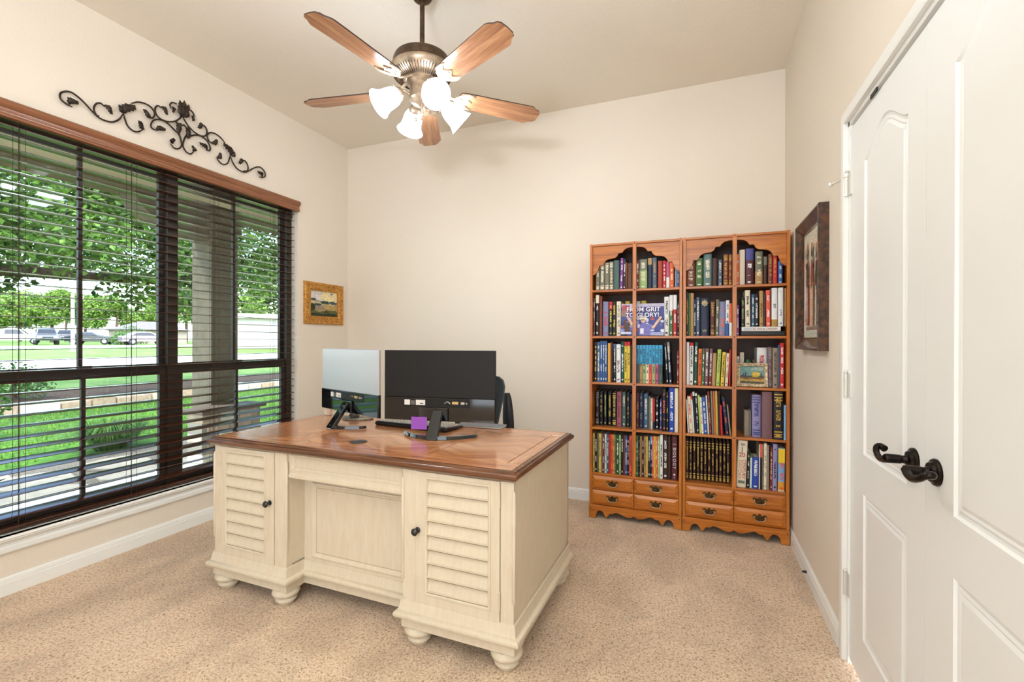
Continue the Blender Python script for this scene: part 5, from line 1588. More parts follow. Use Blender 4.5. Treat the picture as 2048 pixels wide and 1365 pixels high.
def book_mesh(w, h, dep, m, name):
    t = min(0.0025, w * 0.14)
    bg = min(0.005, w * 0.16)
    arc = [(w / 2 - w / 2 * math.cos(math.pi * q / 6), bg - bg * math.sin(math.pi * q / 6)) for q in range(7)]
    pl = [(0, dep)] + arc + [(w, dep), (w - t, dep), (w - t, bg + t), (t, bg + t), (t, dep)]
    return MB().prism(pl, 'Z', 0.0, h).mesh(name, m, smooth=35), t, bg
def make_book(x0, x1, y, z, h, ang, m, label, group, dep=None):
    w = x1 - x0
    if dep is None:
        dep = max(0.10, min(0.205, 0.70 * h + RND.uniform(-0.012, 0.012)))
    dep = min(dep, 3.508 - y)
    me, t, bg = book_mesh(w, h, dep, m, 'book')
    o = bpy.data.objects.new('book', me)
    COL.objects.link(o)
    piv = x1 if ang > 0 else x0
    if ang > 0:
        me.transform(Matrix.Translation((-w, 0, 0)))
    o.location = (piv, y, z + 0.0006)
    o.rotation_euler = (0, ang, 0)
    xo = -w if ang > 0 else 0.0
    MB().box(xo + t, xo + w - t, bg + t + 0.0005, dep - 0.003, 0.003, h - 0.004).build('pages', M_pages, o)
    return tag(o, label, 'book', group)
BK = {}
cnt = {}
rowsb = [l.split(',') for l in BOOKS.strip().splitlines()]
for rw in rowsb:
    key, x0, x1, h, ang, yo, zb, col, sty = rw[0], float(rw[1]), float(rw[2]), float(rw[3]), float(rw[4]), float(rw[5]), float(rw[6]), rw[7], rw[8]
    i = cnt.get(key, 0)
    cnt[key] = i + 1
    unit = 'left' if key[0] == 'L' else 'right'
    side = 'left' if key[2] == 'A' else 'right'
    ux = -0.697 if key[0] == 'L' else -0.085
    x0, x1 = max(x0, ux + 0.0193), min(x1, ux + 0.5887)
    if key[1] == 'a': yo = max(yo, 0.033)
    w = x1 - x0
    size = 'slim ' if w < 0.013 else ('thick ' if w > 0.034 else '')
    p = sty.split(':')
    if p[0] == 't': ex = ' with %s title' % wd(p[1])
    elif p[0] == 'b': ex = ' with %s bands' % wd(p[1])
    elif p[0] == 's': ex = ' with %s top' % wd(p[1])
    elif p[0] == 'l': ex = ' with %s base' % wd(p[1])
    else: ex = ''
    lean = 'leaning ' if abs(ang) > 0.06 else ''
    label = '%s%s%s book%s, %s in %s bay, %s shelf, %s bookcase' % (lean, size, wd(col), ex, ORD[i], side, ROWN[key[1]], unit)
    if len(label.split()) > 16: label = label.replace('slim ', '').replace('thick ', '')
    grp = 'books on the %s shelf of the %s bookcase, %s half' % (ROWN[key[1]], unit, side)
    BK[(key, i)] = make_book(x0, x1, 3.236 + yo, zb, h, ang, bookmat(col, sty), label, grp)
# a large illustrated book standing face out
M_white = mat('print_white', (244, 242, 246), rough=0.4)
fo = tag(empty('picture_book', (-0.345, 3.2505, 1.2685)), 'large face-out picture book titled FROM GRIT TO GLORY!', 'book', 'books on the second shelf of the left bookcase, left half')
fo.rotation_euler = (math.radians(-7), 0, 0)
GW, GH = 0.140, 0.219
M_cov = mat('picture_book_cover', (70, 66, 128), rough=0.3)
cv = MB().box(-GW, GW, 0, 0.002, 0, GH).box(-GW, GW, 0.012, 0.014, 0, GH).box(-GW, -GW + 0.003, 0.002, 0.012, 0, GH).build('cover', M_cov, fo, bevel=0.0005, seg=1)
MB().box(-GW + 0.003, GW - 0.003, 0.002, 0.012, 0.003, GH - 0.003).build('pages', M_pages, fo)
G3 = lambda u, v, w: (-GW + 2 * GW * u, -0.0004 - w, GH * v)
r_ = random.Random(21)
pol = [((74, 82, 150), rect(0, 1, 0, 1)), ((196, 190, 214), rect(0, 1, .9, 1)), ((176, 86, 92), rect(.02, .2, .72, .96)), ((150, 120, 110), rect(0, .14, .6, .78)), ((60, 90, 150), rect(0, .1, .1, .5)), ((170, 176, 214), rect(.6, 1, .0, .1)), ((88, 64, 56), rect(.06, .22, .12, .5))]
for i in range(30):
    pol.append((r_.choice([(40, 70, 170), (206, 208, 232), (120, 110, 180), (150, 150, 200), (226, 226, 240), (64, 60, 110), (184, 90, 84)]), blob(r_.uniform(0.02, .98), r_.uniform(.12, .55), r_.uniform(.02, .06), r_.uniform(.03, .07), seed=i)))
pol += [((206, 212, 236), rect(0, .25, .04, .11)), ((44, 40, 70), rect(0, .15, .0, .04)),
        ((122, 118, 190), [(.44, 0), (.70, 0), (.70, .2), (.66, .34), (.56, .40), (.47, .36), (.42, .2)]), ((128, 124, 196), [(.64, .34), (.70, .36), (.80, .26), (.74, .18)]), ((228, 190, 160), [(.72, .24), (.77, .20), (.96, .56), (.92, .60)]), ((232, 196, 168), [(.12, .6), (.17, .62), (.30, .36), (.24, .32)]),
        ((226, 186, 150), blob(.525, .46, .05, .07, j=.03, seed=50)), ((240, 232, 206), [(.455, .48), (.60, .48), (.61, .56), (.56, .60), (.49, .60), (.45, .55)]), ((120, 90, 70), [(.47, .475), (.56, .475), (.56, .50), (.47, .50)]), ((236, 234, 246), [(.46, .05), (.54, .05), (.54, .22), (.46, .22)])]
canvas(pol, cv, G3, 'cover_print', rough=0.35, step=0.00006, var=0.1)
lettering('FROM GRIT', 0.043, mat('print_purple', (66, 50, 120), rough=0.4), cv, (0.008, -0.0044, 0.175), (math.radians(90), 0, 0), bold=0.0020)
lettering('FROM GRIT', 0.043, M_white, cv, (0.0065, -0.0048, 0.1765), (math.radians(90), 0, 0), bold=0.0008)
lettering('TO GLORY!', 0.042, mat('print_purple', (66, 50, 120), rough=0.4), cv, (0.002, -0.0044, 0.137), (math.radians(90), 0, 0), bold=0.0020)
lettering('TO GLORY!', 0.042, M_white, cv, (0.0005, -0.0048, 0.1385), (math.radians(90), 0, 0), bold=0.0008)
# two books lying flat under the upright ones
for (nm, x0, x1, z0, z1, col, lb) in (('book', 0.258, 0.497, 1.2656, 1.2945, (30, 26, 26), 'black book lying flat at the bottom of second shelf, right bookcase'), ('book', 0.261, 0.475, 1.2951, 1.3220, (236, 232, 228), 'white book lying flat with red spine title, second shelf, right bookcase')):
    o = empty(nm, ((x0 + x1) / 2, 3.252, z0))
    tag(o, lb, 'book', 'books on the second shelf of the right bookcase, right half')
    hw, hh = (x1 - x0) / 2, z1 - z0
    cvr = MB()
    t = 0.0022
    cvr.prism([(0.20, 0), (0.003, 0), (0, hh * .25), (0, hh * .75), (0.003, hh), (0.20, hh), (0.20, hh - t), (0.005, hh - t), (0.005, t), (0.20, t)], 'X', -hw, hw)
    co = cvr.build('cover', mat('flatbook_%d' % col[0], col, rough=0.4), o)
    MB().box(-hw + 0.003, hw - 0.003, 0.006, 0.196, t, hh - t).build('pages', M_pages, o)
    if col[0] > 200:
        lettering('EYES WIDE DREAM', 0.0175, mat('print_darkred', (140, 52, 44), rough=0.5), co, (0.012, -0.0004, hh / 2), (math.radians(90), 0, 0), spacing=1.05)
        MB().box(-hw + 0.012, -hw + 0.042, -0.0005, 0.0, 0.004, hh - 0.005).build('spine_panel', mat('print_paleblue', (196, 208, 226), rough=0.5), co)
SP = (math.radians(90), math.radians(90), 0)
M_plat = mat('print_silver', (208, 206, 206), rough=0.5)
b = BK[('LeB', 15)]
wb, hb = b.data.vertices[0].co.x, 0
wB = max(v.co.x for v in b.data.vertices)
lettering('BIOLOGY', 0.028, M_plat, b, (wB * 0.5, -0.0006, 0.145), SP, spacing=1.25, bold=0.0003)
MB().box(wB * .2, wB * .85, -0.0006, 0.0006, 0.236, 0.239).lathe([(0.007, 0), (0.007, 0.001)], 14, (wB * .5, 0.0004, 0.036), (0, -1, 0)).box(wB * .4, wB * .6, -0.0006, 0.0006, 0.014, 0.018).build('spine_mark', M_plat, b)
b = BK[('ReB', 0)]
wB = max(abs(v.co.x) for v in b.data.vertices)
M_crim = mat('print_crimson', (176, 40, 40), rough=0.5)
M_rust = mat('print_rust', (196, 130, 76), rough=0.5)
lettering('20', 0.036, M_crim, b, (-wB * 0.55, -0.0006, 0.203), (math.radians(90), 0, 0), bold=0.0003)
lettering('CENTURY', 0.027, M_crim, b, (-wB * 0.30, -0.0006, 0.115), SP, spacing=1.0)
lettering('DAY/DAY', 0.027, M_rust, b, (-wB * 0.72, -0.0006, 0.112), SP, spacing=1.0)
MB().box(-wB * .86, -wB * .14, -0.0004, 0.0008, 0.024, 0.042).build('spine_panel', mat('print_mossgrey', (118, 128, 112), rough=0.5, var=0.3, vscale=80), b)
MB().box(-wB * .72, -wB * .28, -0.0004, 0.0008, 0.262, 0.276).box(-wB * .62, -wB * .48, -0.0004, 0.0008, 0.214, 0.255).build('spine_panel', mat('print_grey', (150, 146, 140), rough=0.5), b)
b = BK[('ReB', 11)]
wB = max(abs(v.co.x) for v in b.data.vertices)
hB = max(v.co.z for v in b.data.vertices)
MB().box(-wB * .98, -wB * .02, -0.0005, 0.002, hB * .66, hB * .985).build('spine_panel', mat('print_yellow', (244, 208, 40), rough=0.4), b)
MB().box(-wB * .98, -wB * .02, -0.0005, 0.002, 0.001, hB * .02).build('spine_panel', M_white, b)
# navy volume with gilt crest
b = BK[('RbA', 5)]
wB = max(v.co.x for v in b.data.vertices)
cr_ = MB()
pts = []
for i in range(16):
    rr = 0.0225 if i % 2 == 0 else 0.0160
    pts.append((wB / 2 + rr * math.sin(2 * math.pi * i / 16), 0.212 + rr * math.cos(2 * math.pi * i / 16)))
cr_.prism(pts, 'Y', -0.0010, 0.0030)
cr_.build('gilt_crest', mat('gilt_print', (196, 178, 126), rough=0.4, col2=(120, 104, 70), vscale=160), b)
lettering('W', 0.026, mat('gilt_print', (196, 178, 126)), b, (wB / 2, -0.0008, 0.032), (math.radians(90), 0, 0), bold=0.0006)
# small framed painting leaning on the third shelf
sp_ = tag(empty('framed_miniature', (0.3205, 3.2545, 0.9475)), 'small painting of yellow tree in pale frame, third shelf of bookcase', 'painting')
sp_.rotation_euler = (math.radians(-6), 0, 0)
fm = MB()
frame_ring(fm, -0.0885, 0.0885, 0, 0.150, [(0, -0.014), (0, 0), (0.002, 0.003), (0.006, 0.003), (0.010, 0.001), (0.016, -0.002), (0.020, -0.001), (0.022, -0.003), (0.022, -0.010)], lambda u, v, w: (u, -w, v))
fm.build('picture_frame', mat('silvered_frame', (206, 190, 156), rough=0.4, metal=0.3, col2=(140, 108, 74), vscale=70), sp_, smooth=40)
MB().box(-0.085, 0.085, 0.012, 0.014, 0.003, 0.147).build('backing', M_peg, sp_)
S3 = lambda u, v, w: (-0.0665 + 0.133 * u, 0.009 - w, 0.022 + 0.106 * v)
canvas([((118, 156, 152), rect(0, 1, 0, 1)), ((164, 184, 170), [(.4, .8), (.9, .72), (1, .8), (1, 1), (.6, .96)]), ((74, 88, 92), hills(.46, .44, .05, 1)), ((66, 74, 84), rect(.12, .16, .4, .62)), ((66, 74, 84), rect(.2, .25, .4, .64)), ((72, 84, 90), rect(.88, .92, .4, .62)), ((120, 98, 62), hills(.36, .38, .02, 2)), ((206, 170, 66), blob(.66, .52, .17, .18, seed=3)), ((226, 194, 92), blob(.6, .56, .09, .11, seed=4)), ((228, 192, 86), blob(.76, .54, .08, .1, seed=5)), ((190, 150, 84), hills(.26, .24, .04, 6)), ((92, 96, 74), hills(.14, .12, .04, 7))], sp_, S3, 'canvas', step=0.0002)
fg = tag(empty('green_ornament', (0.305, 3.330, 0.9455)), 'tiny green glass ornament behind the framed miniature', 'ornament')
MB().lathe([(0.012, 0), (0.014, 0.05), (0.010, 0.10), (0.014, 0.12), (0.016, 0.145), (0.013, 0.165), (0.004, 0.172)], 14).build('body', mat('green_glaze', (56, 104, 70), rough=0.2), fg, smooth=50)
MB().tube(smoothcurve([(0.012, 0, 0.12), (0.032, 0, 0.14), (0.034, 0, 0.155), (0.026, 0, 0.165)], 4), 0.005, 8).build('handle', mat('tan_glaze', (150, 120, 84), rough=0.3), fg, smooth=50)
# ------------------------------------------------------------------ outside: porch, garden, street
M_grass = mat('lawn_grass', (90, 130, 50), rough=0.9, spec=0.1, col2=(52, 92, 30), vscale=9, detail=6, bump=0.6, bscale=60, bdist=0.02)
M_grass2 = mat('far_lawn_grass', (100, 122, 64), rough=0.9, spec=0.1, col2=(74, 102, 44), vscale=1.2, detail=6)
M_mulch = mat('mulch', (92, 74, 60), rough=0.95, spec=0.1, col2=(64, 48, 38), vscale=30, detail=6, bump=0.8, bscale=60, bdist=0.03)
M_gravel = mat('garden_gravel', (136, 126, 112), rough=0.9, spec=0.1, col2=(92, 84, 74), vscale=55, bump=0.8, bscale=70, bdist=0.02)
M_conc = mat('pale_concrete', (232, 226, 216), rough=0.85, spec=0.2, var=0.06, vscale=3)
M_road = mat('pale_road', (168, 166, 164), rough=0.85, spec=0.2, var=0.05, vscale=2)
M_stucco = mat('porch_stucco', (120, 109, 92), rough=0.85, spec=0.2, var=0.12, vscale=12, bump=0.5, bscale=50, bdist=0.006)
M_soffit = mat('porch_ceiling_paint', (240, 228, 202), rough=0.8, spec=0.2)
M_beam = mat('porch_beam', (112, 96, 76), rough=0.8, spec=0.2)
def strip(name, pts, m, y0=-60, y1=140, th=0.3, sub=1):
    mb = MB()
    poly = [(x, z) for x, z in pts] + [(x, z - th) for x, z in pts[::-1]]
    mb.prism(poly, 'Y', y0, y1)
    return struct(mb, name, m)
strip('porch_slab', [(-3.24, -0.06), (-5.0, -0.08)], M_conc, -2, 12)
strip('garden_bed', [(-5.0, -0.22), (-6.9, -0.22)], M_gravel, -6, 30)
strip('lawn_near', [(-6.9, -0.215), (-12.0, -0.22)], M_grass, -10, 40)
strip('mulch_bed', [(-12.0, -0.06), (-13.2, -0.02), (-14.4, 0.02)], M_mulch, -10, 60)
strip('lawn_middle', [(-14.4, 0.03), (-17.0, 0.18), (-18.6, 0.30)], M_grass2, -20, 80)
strip('street', [(-18.6, 0.30), (-27.0, 0.34)], M_road, -60, 160)
strip('verge', [(-27.0, 0.36), (-29.0, 0.42), (-46.0, 0.55)], M_grass2, -60, 160)
strip('far_street', [(-46.0, 0.555), (-56.0, 0.60)], M_road, -80, 220)
strip('far_ground', [(-56.0, 0.60), (-75.0, 0.62), (-160.0, 0.9)], M_grass2, -120, 320)
# porch roof, beam, stucco column with bracket
mb = MB().box(-5.6, -3.22, -4.0, 14.0, 3.02, 3.2)
struct(mb, 'porch_ceiling', M_soffit)
mb = MB().box(-5.44, -5.08, -4.0, 14.0, 2.72, 3.02)
struct(mb, 'porch_beam', M_soffit)
mb = MB().box(-5.46, -5.06, -4.0, 14.0, 2.70, 2.735)
struct(mb, 'trim_3', M_beam)
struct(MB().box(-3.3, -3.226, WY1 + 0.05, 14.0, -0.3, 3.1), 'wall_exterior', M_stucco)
col = tag(empty('porch_column', (-5.26, 3.815, -0.08)), 'square stucco porch column with curved bracket outside the window', 'column')
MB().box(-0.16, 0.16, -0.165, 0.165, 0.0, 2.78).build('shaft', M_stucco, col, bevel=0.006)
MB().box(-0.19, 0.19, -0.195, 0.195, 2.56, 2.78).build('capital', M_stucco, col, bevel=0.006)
brk = MB()
outer = [(-0.165 - 0.75 * math.sin(t), 2.44 + 0.34 * (1 - math.cos(t))) for t in [math.pi / 2 * i / 12 for i in range(13)]]
brk.prism([(-0.165, 2.78)] + [(p[0], p[1]) for p in outer], 'X', -0.13, 0.13)
brk.build('bracket', M_stucco, col, smooth=30)
# stone pedestal beside the column, built of separate stones
ped = tag(empty('stone_pedestal', (-4.93, 3.70, -0.08)), 'low stacked stone pedestal with dark slab at foot of porch column', 'pedestal')
sc = [mat('stone_%d' % i, c, rough=0.85, var=0.15, vscale=14, bump=0.4, bscale=30, bdist=0.01) for i, c in enumerate([(206, 186, 160), (190, 160, 138), (216, 204, 186), (176, 150, 124), (200, 176, 158)])]
rs = random.Random(3)
for k in range(5):
    x = -0.30 if k % 2 else -0.42
    while x < 0.32:
        wv = rs.uniform(0.16, 0.30)
        x1 = min(0.36, x + wv)
        if x1 - x > 0.06:
            pr = rs.uniform(-0.012, 0.012)
            MB().box(-0.12, 0.12 + pr, max(x, -0.36) + 0.006, x1 - 0.006, k * 0.105 + 0.005, k * 0.105 + 0.100).build('stone', sc[rs.randrange(5)], ped, bevel=0.012)
        x = x1
MB().box(-0.11, 0.11, -0.35, 0.35, 0.0, 0.525).build('mortar_core', mat('mortar', (150, 140, 124), rough=0.9), ped)
MB().box(-0.16, 0.16, -0.38, 0.40, 0.526, 0.57).build('cap_slab', mat('dark_slab', (104, 84, 72), rough=0.7), ped, bevel=0.008)
# garden edging stones across the lawn
edge = tag(empty('garden_edging', (-12.0, 8.0, -0.22)), 'row of tan edging stones between lawn and mulch bed', 'edging')
y = -6.0
while y < 16:
    wv = rs.uniform(0.42, 0.75)
    hh = rs.uniform(0.17, 0.23)
    MB().box(-0.14, 0.14, y + 0.01, y + wv - 0.01, 0.0, hh).build('stone', sc[rs.randrange(5)], edge, bevel=0.03)
    y += wv
# flagstones in the bed
flag = tag(empty('flagstone_path', (-5.8, 2.6, -0.22)), 'irregular pale flagstones set in gravel by the window', 'path')
M_flag = mat('flagstone', (150, 138, 120), rough=0.85, var=0.12, vscale=8, bump=0.4, bscale=25, bdist=0.01)
for (fx, fy, s) in ((0.05, -0.9, .42), (-0.65, -0.75, .36), (0.25, -0.2, .36), (-0.4, -0.05, .40), (-0.95, -0.2, .3), (0.2, 0.55, .34), (-0.45, 0.72, .36), (0.3, 1.25, .3), (0.28, -1.6, .4), (-0.5, -1.5, .4)):
    p = blob(fx, fy, s, s * 0.85, n=8, j=0.2, seed=int(fx * 100 + fy * 37 + 900))
    MB().prism(p, 'Z', 0.0, 0.035).build('flagstone', M_flag, flag, bevel=0.008)

def leafmat(name, c1, c2, tr):
    m, nt, b = nmat(name)
    N, L = nt.nodes, nt.links
    oi = N.new('ShaderNodeNewGeometry')
    cr = N.new('ShaderNodeValToRGB')
    cr.color_ramp.elements[0].color = srgb(c1)
    cr.color_ramp.elements[1].color = srgb(c2)
    L.new(oi.outputs['Random Per Island'], cr.inputs[0])
    L.new(cr.outputs[0], b.inputs['Base Color'])
    b.inputs['Roughness'].default_value = 0.45
    b.inputs['Specular IOR Level'].default_value = 0.35
    t = N.new('ShaderNodeBsdfTranslucent')
    L.new(cr.outputs[0], t.inputs['Color'])
    mx = N.new('ShaderNodeMixShader')
    mx.inputs[0].default_value = tr
    out = N['Material Output']
    L.new(b.outputs[0], mx.inputs[1])
    L.new(t.outputs[0], mx.inputs[2])
    L.new(mx.outputs[0], out.inputs[0])
    return m
M_leafA = leafmat('oak_leaves', (26, 56, 22), (106, 144, 54), 0.40)
M_leafB = leafmat('far_leaves', (54, 88, 32), (136, 164, 70), 0.35)
M_leafC = leafmat('shrub_leaves', (44, 84, 36), (98, 130, 58), 0.35)
M_bark = mat('bark', (96, 78, 62), rough=0.9, col2=(56, 44, 36), vscale=18, bump=0.8, bscale=24, bdist=0.03)
def leaves(mb, rng, centres, count, size):
    tot = sum(c[3] ** 2 for c in centres)
    for (cx, cy, cz, rad, sq) in centres:
        for _ in range(int(count * rad ** 2 / tot)):
            while True:
                v = Vector((rng.uniform(-1, 1), rng.uniform(-1, 1), rng.uniform(-1, 1)))
                if 0.25 < v.length < 1: break
            p = Vector((cx, cy, cz)) + Vector((v.x * rad, v.y * rad, v.z * rad * sq))
            a = Vector((rng.uniform(-1, 1), rng.uniform(-1, 1), rng.uniform(-.8, .4))).normalized()
            b = a.orthogonal().normalized()
            b = Matrix.Rotation(rng.uniform(0, 6.28), 3, a) @ b
            s = size * rng.uniform(0.7, 1.35)
            q = p + a * s
            m_ = p + a * s * 0.5 + a.cross(b) * s * 0.10
            mb.add([p, m_ + b * s * 0.30, q, m_ - b * s * 0.30], [(0, 1, 2, 3)])
def tree(label, loc, trunk_pts, rad, centres, count, size, lm, seed, branches=(), cat='tree', group=None, name='tree'):
    r = tag(empty(name, loc), label, cat, group)
    rng = random.Random(seed)
    MB().tube(smoothcurve(trunk_pts, 4), [rad * (1 - 0.6 * i / (4 * (len(trunk_pts) - 1))) for i in range(4 * (len(trunk_pts) - 1) + 1)], 10).build('trunk', M_bark, r, smooth=60)
    for bp, br in branches:
        P = smoothcurve(bp, 4)
        MB().tube(P, [br * (1 - 0.75 * i / len(P)) for i in range(len(P))], 8).build('branch', M_bark, r, smooth=60)
    mb = MB()
    leaves(mb, rng, centres, count, size)
    tag(mb.build('foliage', lm, r), kind='stuff')
    return r
# big oak whose low branch crosses the view; trunk stands left of the view
rc = random.Random(8)
cents = []
for i in range(105):
    cy = rc.uniform(2.0, 12.5)
    cents.append((rc.uniform(-2.6, 1.6), cy, rc.uniform(2.75, 5.7) + (0.25 if cy > 8 else 0), rc.uniform(0.55, 1.15), 0.62))
cents += [(0.2, 2.4, 2.62, .7, .5), (-0.4, 4.2, 2.6, .7, .5), (0.5, 6.2, 2.5, .8, .5), (0.0, 7.6, 2.35, .6, .6), (-0.6, 8.6, 2.6, .7, .6), (0.4, 10.2, 2.55, .8, .5)]
tree('large spreading oak tree with a long low branch before the window', (-11.2, 0.0, -0.22),
     [(0, -1.6, 0), (0.1, -1.5, 1.2), (0.0, -1.2, 2.2), (0.2, -0.6, 3.4)], 0.34, cents, 62000, 0.120, M_leafA, 4,
     [([(0, -1.2, 1.9), (0.3, 0.4, 2.35), (0.1, 2.2, 2.42), (0.3, 4.0, 2.62), (0.1, 6.0, 2.72), (-0.2, 8.4, 3.1)], 0.20),
      ([(0.1, 3.0, 2.5), (-0.6, 4.4, 3.1), (-1.0, 6.0, 3.9)], 0.09), ([(0.2, -1.0, 2.6), (0.4, 1.0, 3.6), (0.2, 4.0, 4.6)], 0.12)])
far = [(-99.2, 36.0, 10.0, 3.99), (-115.9, 46.6, 12.4, 4.75), (-95.0, 41.9, 10.6, 3.99), (-109.7, 53.4, 11.9, 4.75), (-90.2, 48.2, 9.2, 3.8), (-102.4, 60.5, 12.5, 4.75), (-77.3, 51.1, 11.9, 4.27), (-57.4, 48.2, 11.2, 3.99), (-135.7, 62.4, 14.5, 5.22), (-121.1, 76.8, 16.5, 5.7)]
LB = ['bushy tree farthest left beyond the parked pickup', 'bushy tree behind the parked white pickup truck', 'tall tree behind the dark parked car', 'tree right of the white pole across the street', 'tree behind the hedge near the grey roofed house', 'bright tree above the grey roofed house', 'tree left of the porch column across the street', 'round tree over the pale garage building', 'distant tree showing between nearer crowns', 'distant tallest tree on the right skyline']
for i, (tx, ty, th, rd) in enumerate(far):
    rr = random.Random(40 + i)
    zb = 0.5 if tx > -56 else 0.62
    cs = [(rr.uniform(-.5, .5) * rd, rr.uniform(-.6, .6) * rd, th * 0.55 + rr.uniform(-.35, .3) * th * .6, rd * rr.uniform(.35, .55), .8) for _ in range(9)]
    tree(LB[i], (tx, ty, zb), [(0, 0, 0), (0.1, 0, th * .3), (0, .1, th * .55), (0, 0, th * .7)], 0.25, cs, 6000, 0.44, M_leafB, 60 + i, group='trees across the street')
# hedge shrubs and an ornamental grass clump
for i, (sx, sy, rd, lb) in enumerate(((-65.4, 36.5, 1.6, 'clipped green hedge shrub in front of grey roofed house'), (-59.7, 32.3, 1.0, 'smaller green shrub beside the clipped hedge'), (-13.2, 5.2, 0.5, 'low shrub in the mulch bed left part'), (-13.0, 9.4, 0.45, 'low shrub in the mulch bed right part'))):
    tree(lb, (sx, sy, 0.6 if sx < -40 else 0.0), [(0, 0, 0), (0, 0, rd * .4), (0.02, 0, rd * .6), (0, 0, rd * .8)], 0.06, [(0, 0, rd * .7, rd, .8), (0.3 * rd, .5 * rd, rd * .5, rd * .7, .8)], 1500 if sx < -40 else 900, 0.16 if sx < -40 else 0.07, M_leafC, 90 + i, cat='shrub', group='garden shrubs', name='shrub')
gc = tag(empty('ornamental_grass', (-7.2, 3.8, -0.22)), 'arching clump of ornamental grass at the lawn edge', 'plant')
gb = MB()
rg = random.Random(17)
for i in range(420):
    a = rg.uniform(0, 6.28)
    l = rg.uniform(0.30, 0.62)
    o = rg.uniform(0, .10)
    bx, by = math.cos(a), math.sin(a)
    p0 = Vector((bx * o, by * o * 2.2, 0))
    p1 = p0 + Vector((bx * l * .35, by * l * .45, l * .62))
    p2 = p0 + Vector((bx * l * .85, by * l * .95, l * .42))
    n = Vector((-by, bx, 0)) * 0.006
    gb.add([p0 - n, p0 + n, p1 + n, p1 - n, p2], [(0, 1, 2, 3), (3, 2, 4)])
tag(gb.build('blades', M_leafC, gc), kind='stuff')
gl = MB()
for i in range(26000):
    x, y = rg.uniform(-11.75, -7.15), rg.uniform(-1.0, 15.0)
    if (x + 7.2) ** 2 + (y - 3.8) ** 2 < 0.5 or (x + 9.3) ** 2 + (y - 3.35) ** 2 < 0.2: continue
    if x < -9.5 and rg.random() < 0.35: continue
    h = rg.uniform(0.03, 0.075)
    a = rg.uniform(0, 6.28)
    dx, dy = math.cos(a) * 0.008, math.sin(a) * 0.008
    gl.add([(x - dx, y - dy, -0.22), (x + dx, y + dy, -0.22), (x + rg.uniform(-.03, .03), y + rg.uniform(-.03, .03), -0.22 + h)], [(0, 1, 2)])
tag(gl.build('lawn_blades', leafmat('lawn_blades_green', (76, 118, 36), (134, 168, 70), 0.3), None), 'short green lawn grass outside the window', 'grass', kind='stuff')
# pole
pole = tag(empty('utility_pole', (-35.6, 16.7, 0.45)), 'slim white pole on the verge across the street', 'pole')
MB().lathe([(0.10, 0), (0.085, 3.6)], 12).build('shaft', mat('pole_white', (168, 160, 157), rough=0.6), pole, smooth=50)
MB().lathe([(0.16, 0), (0.16, 0.05), (0.11, 0.09)], 12).build('base', mat('pole_base', (140, 132, 128), rough=0.7), pole, smooth=50)
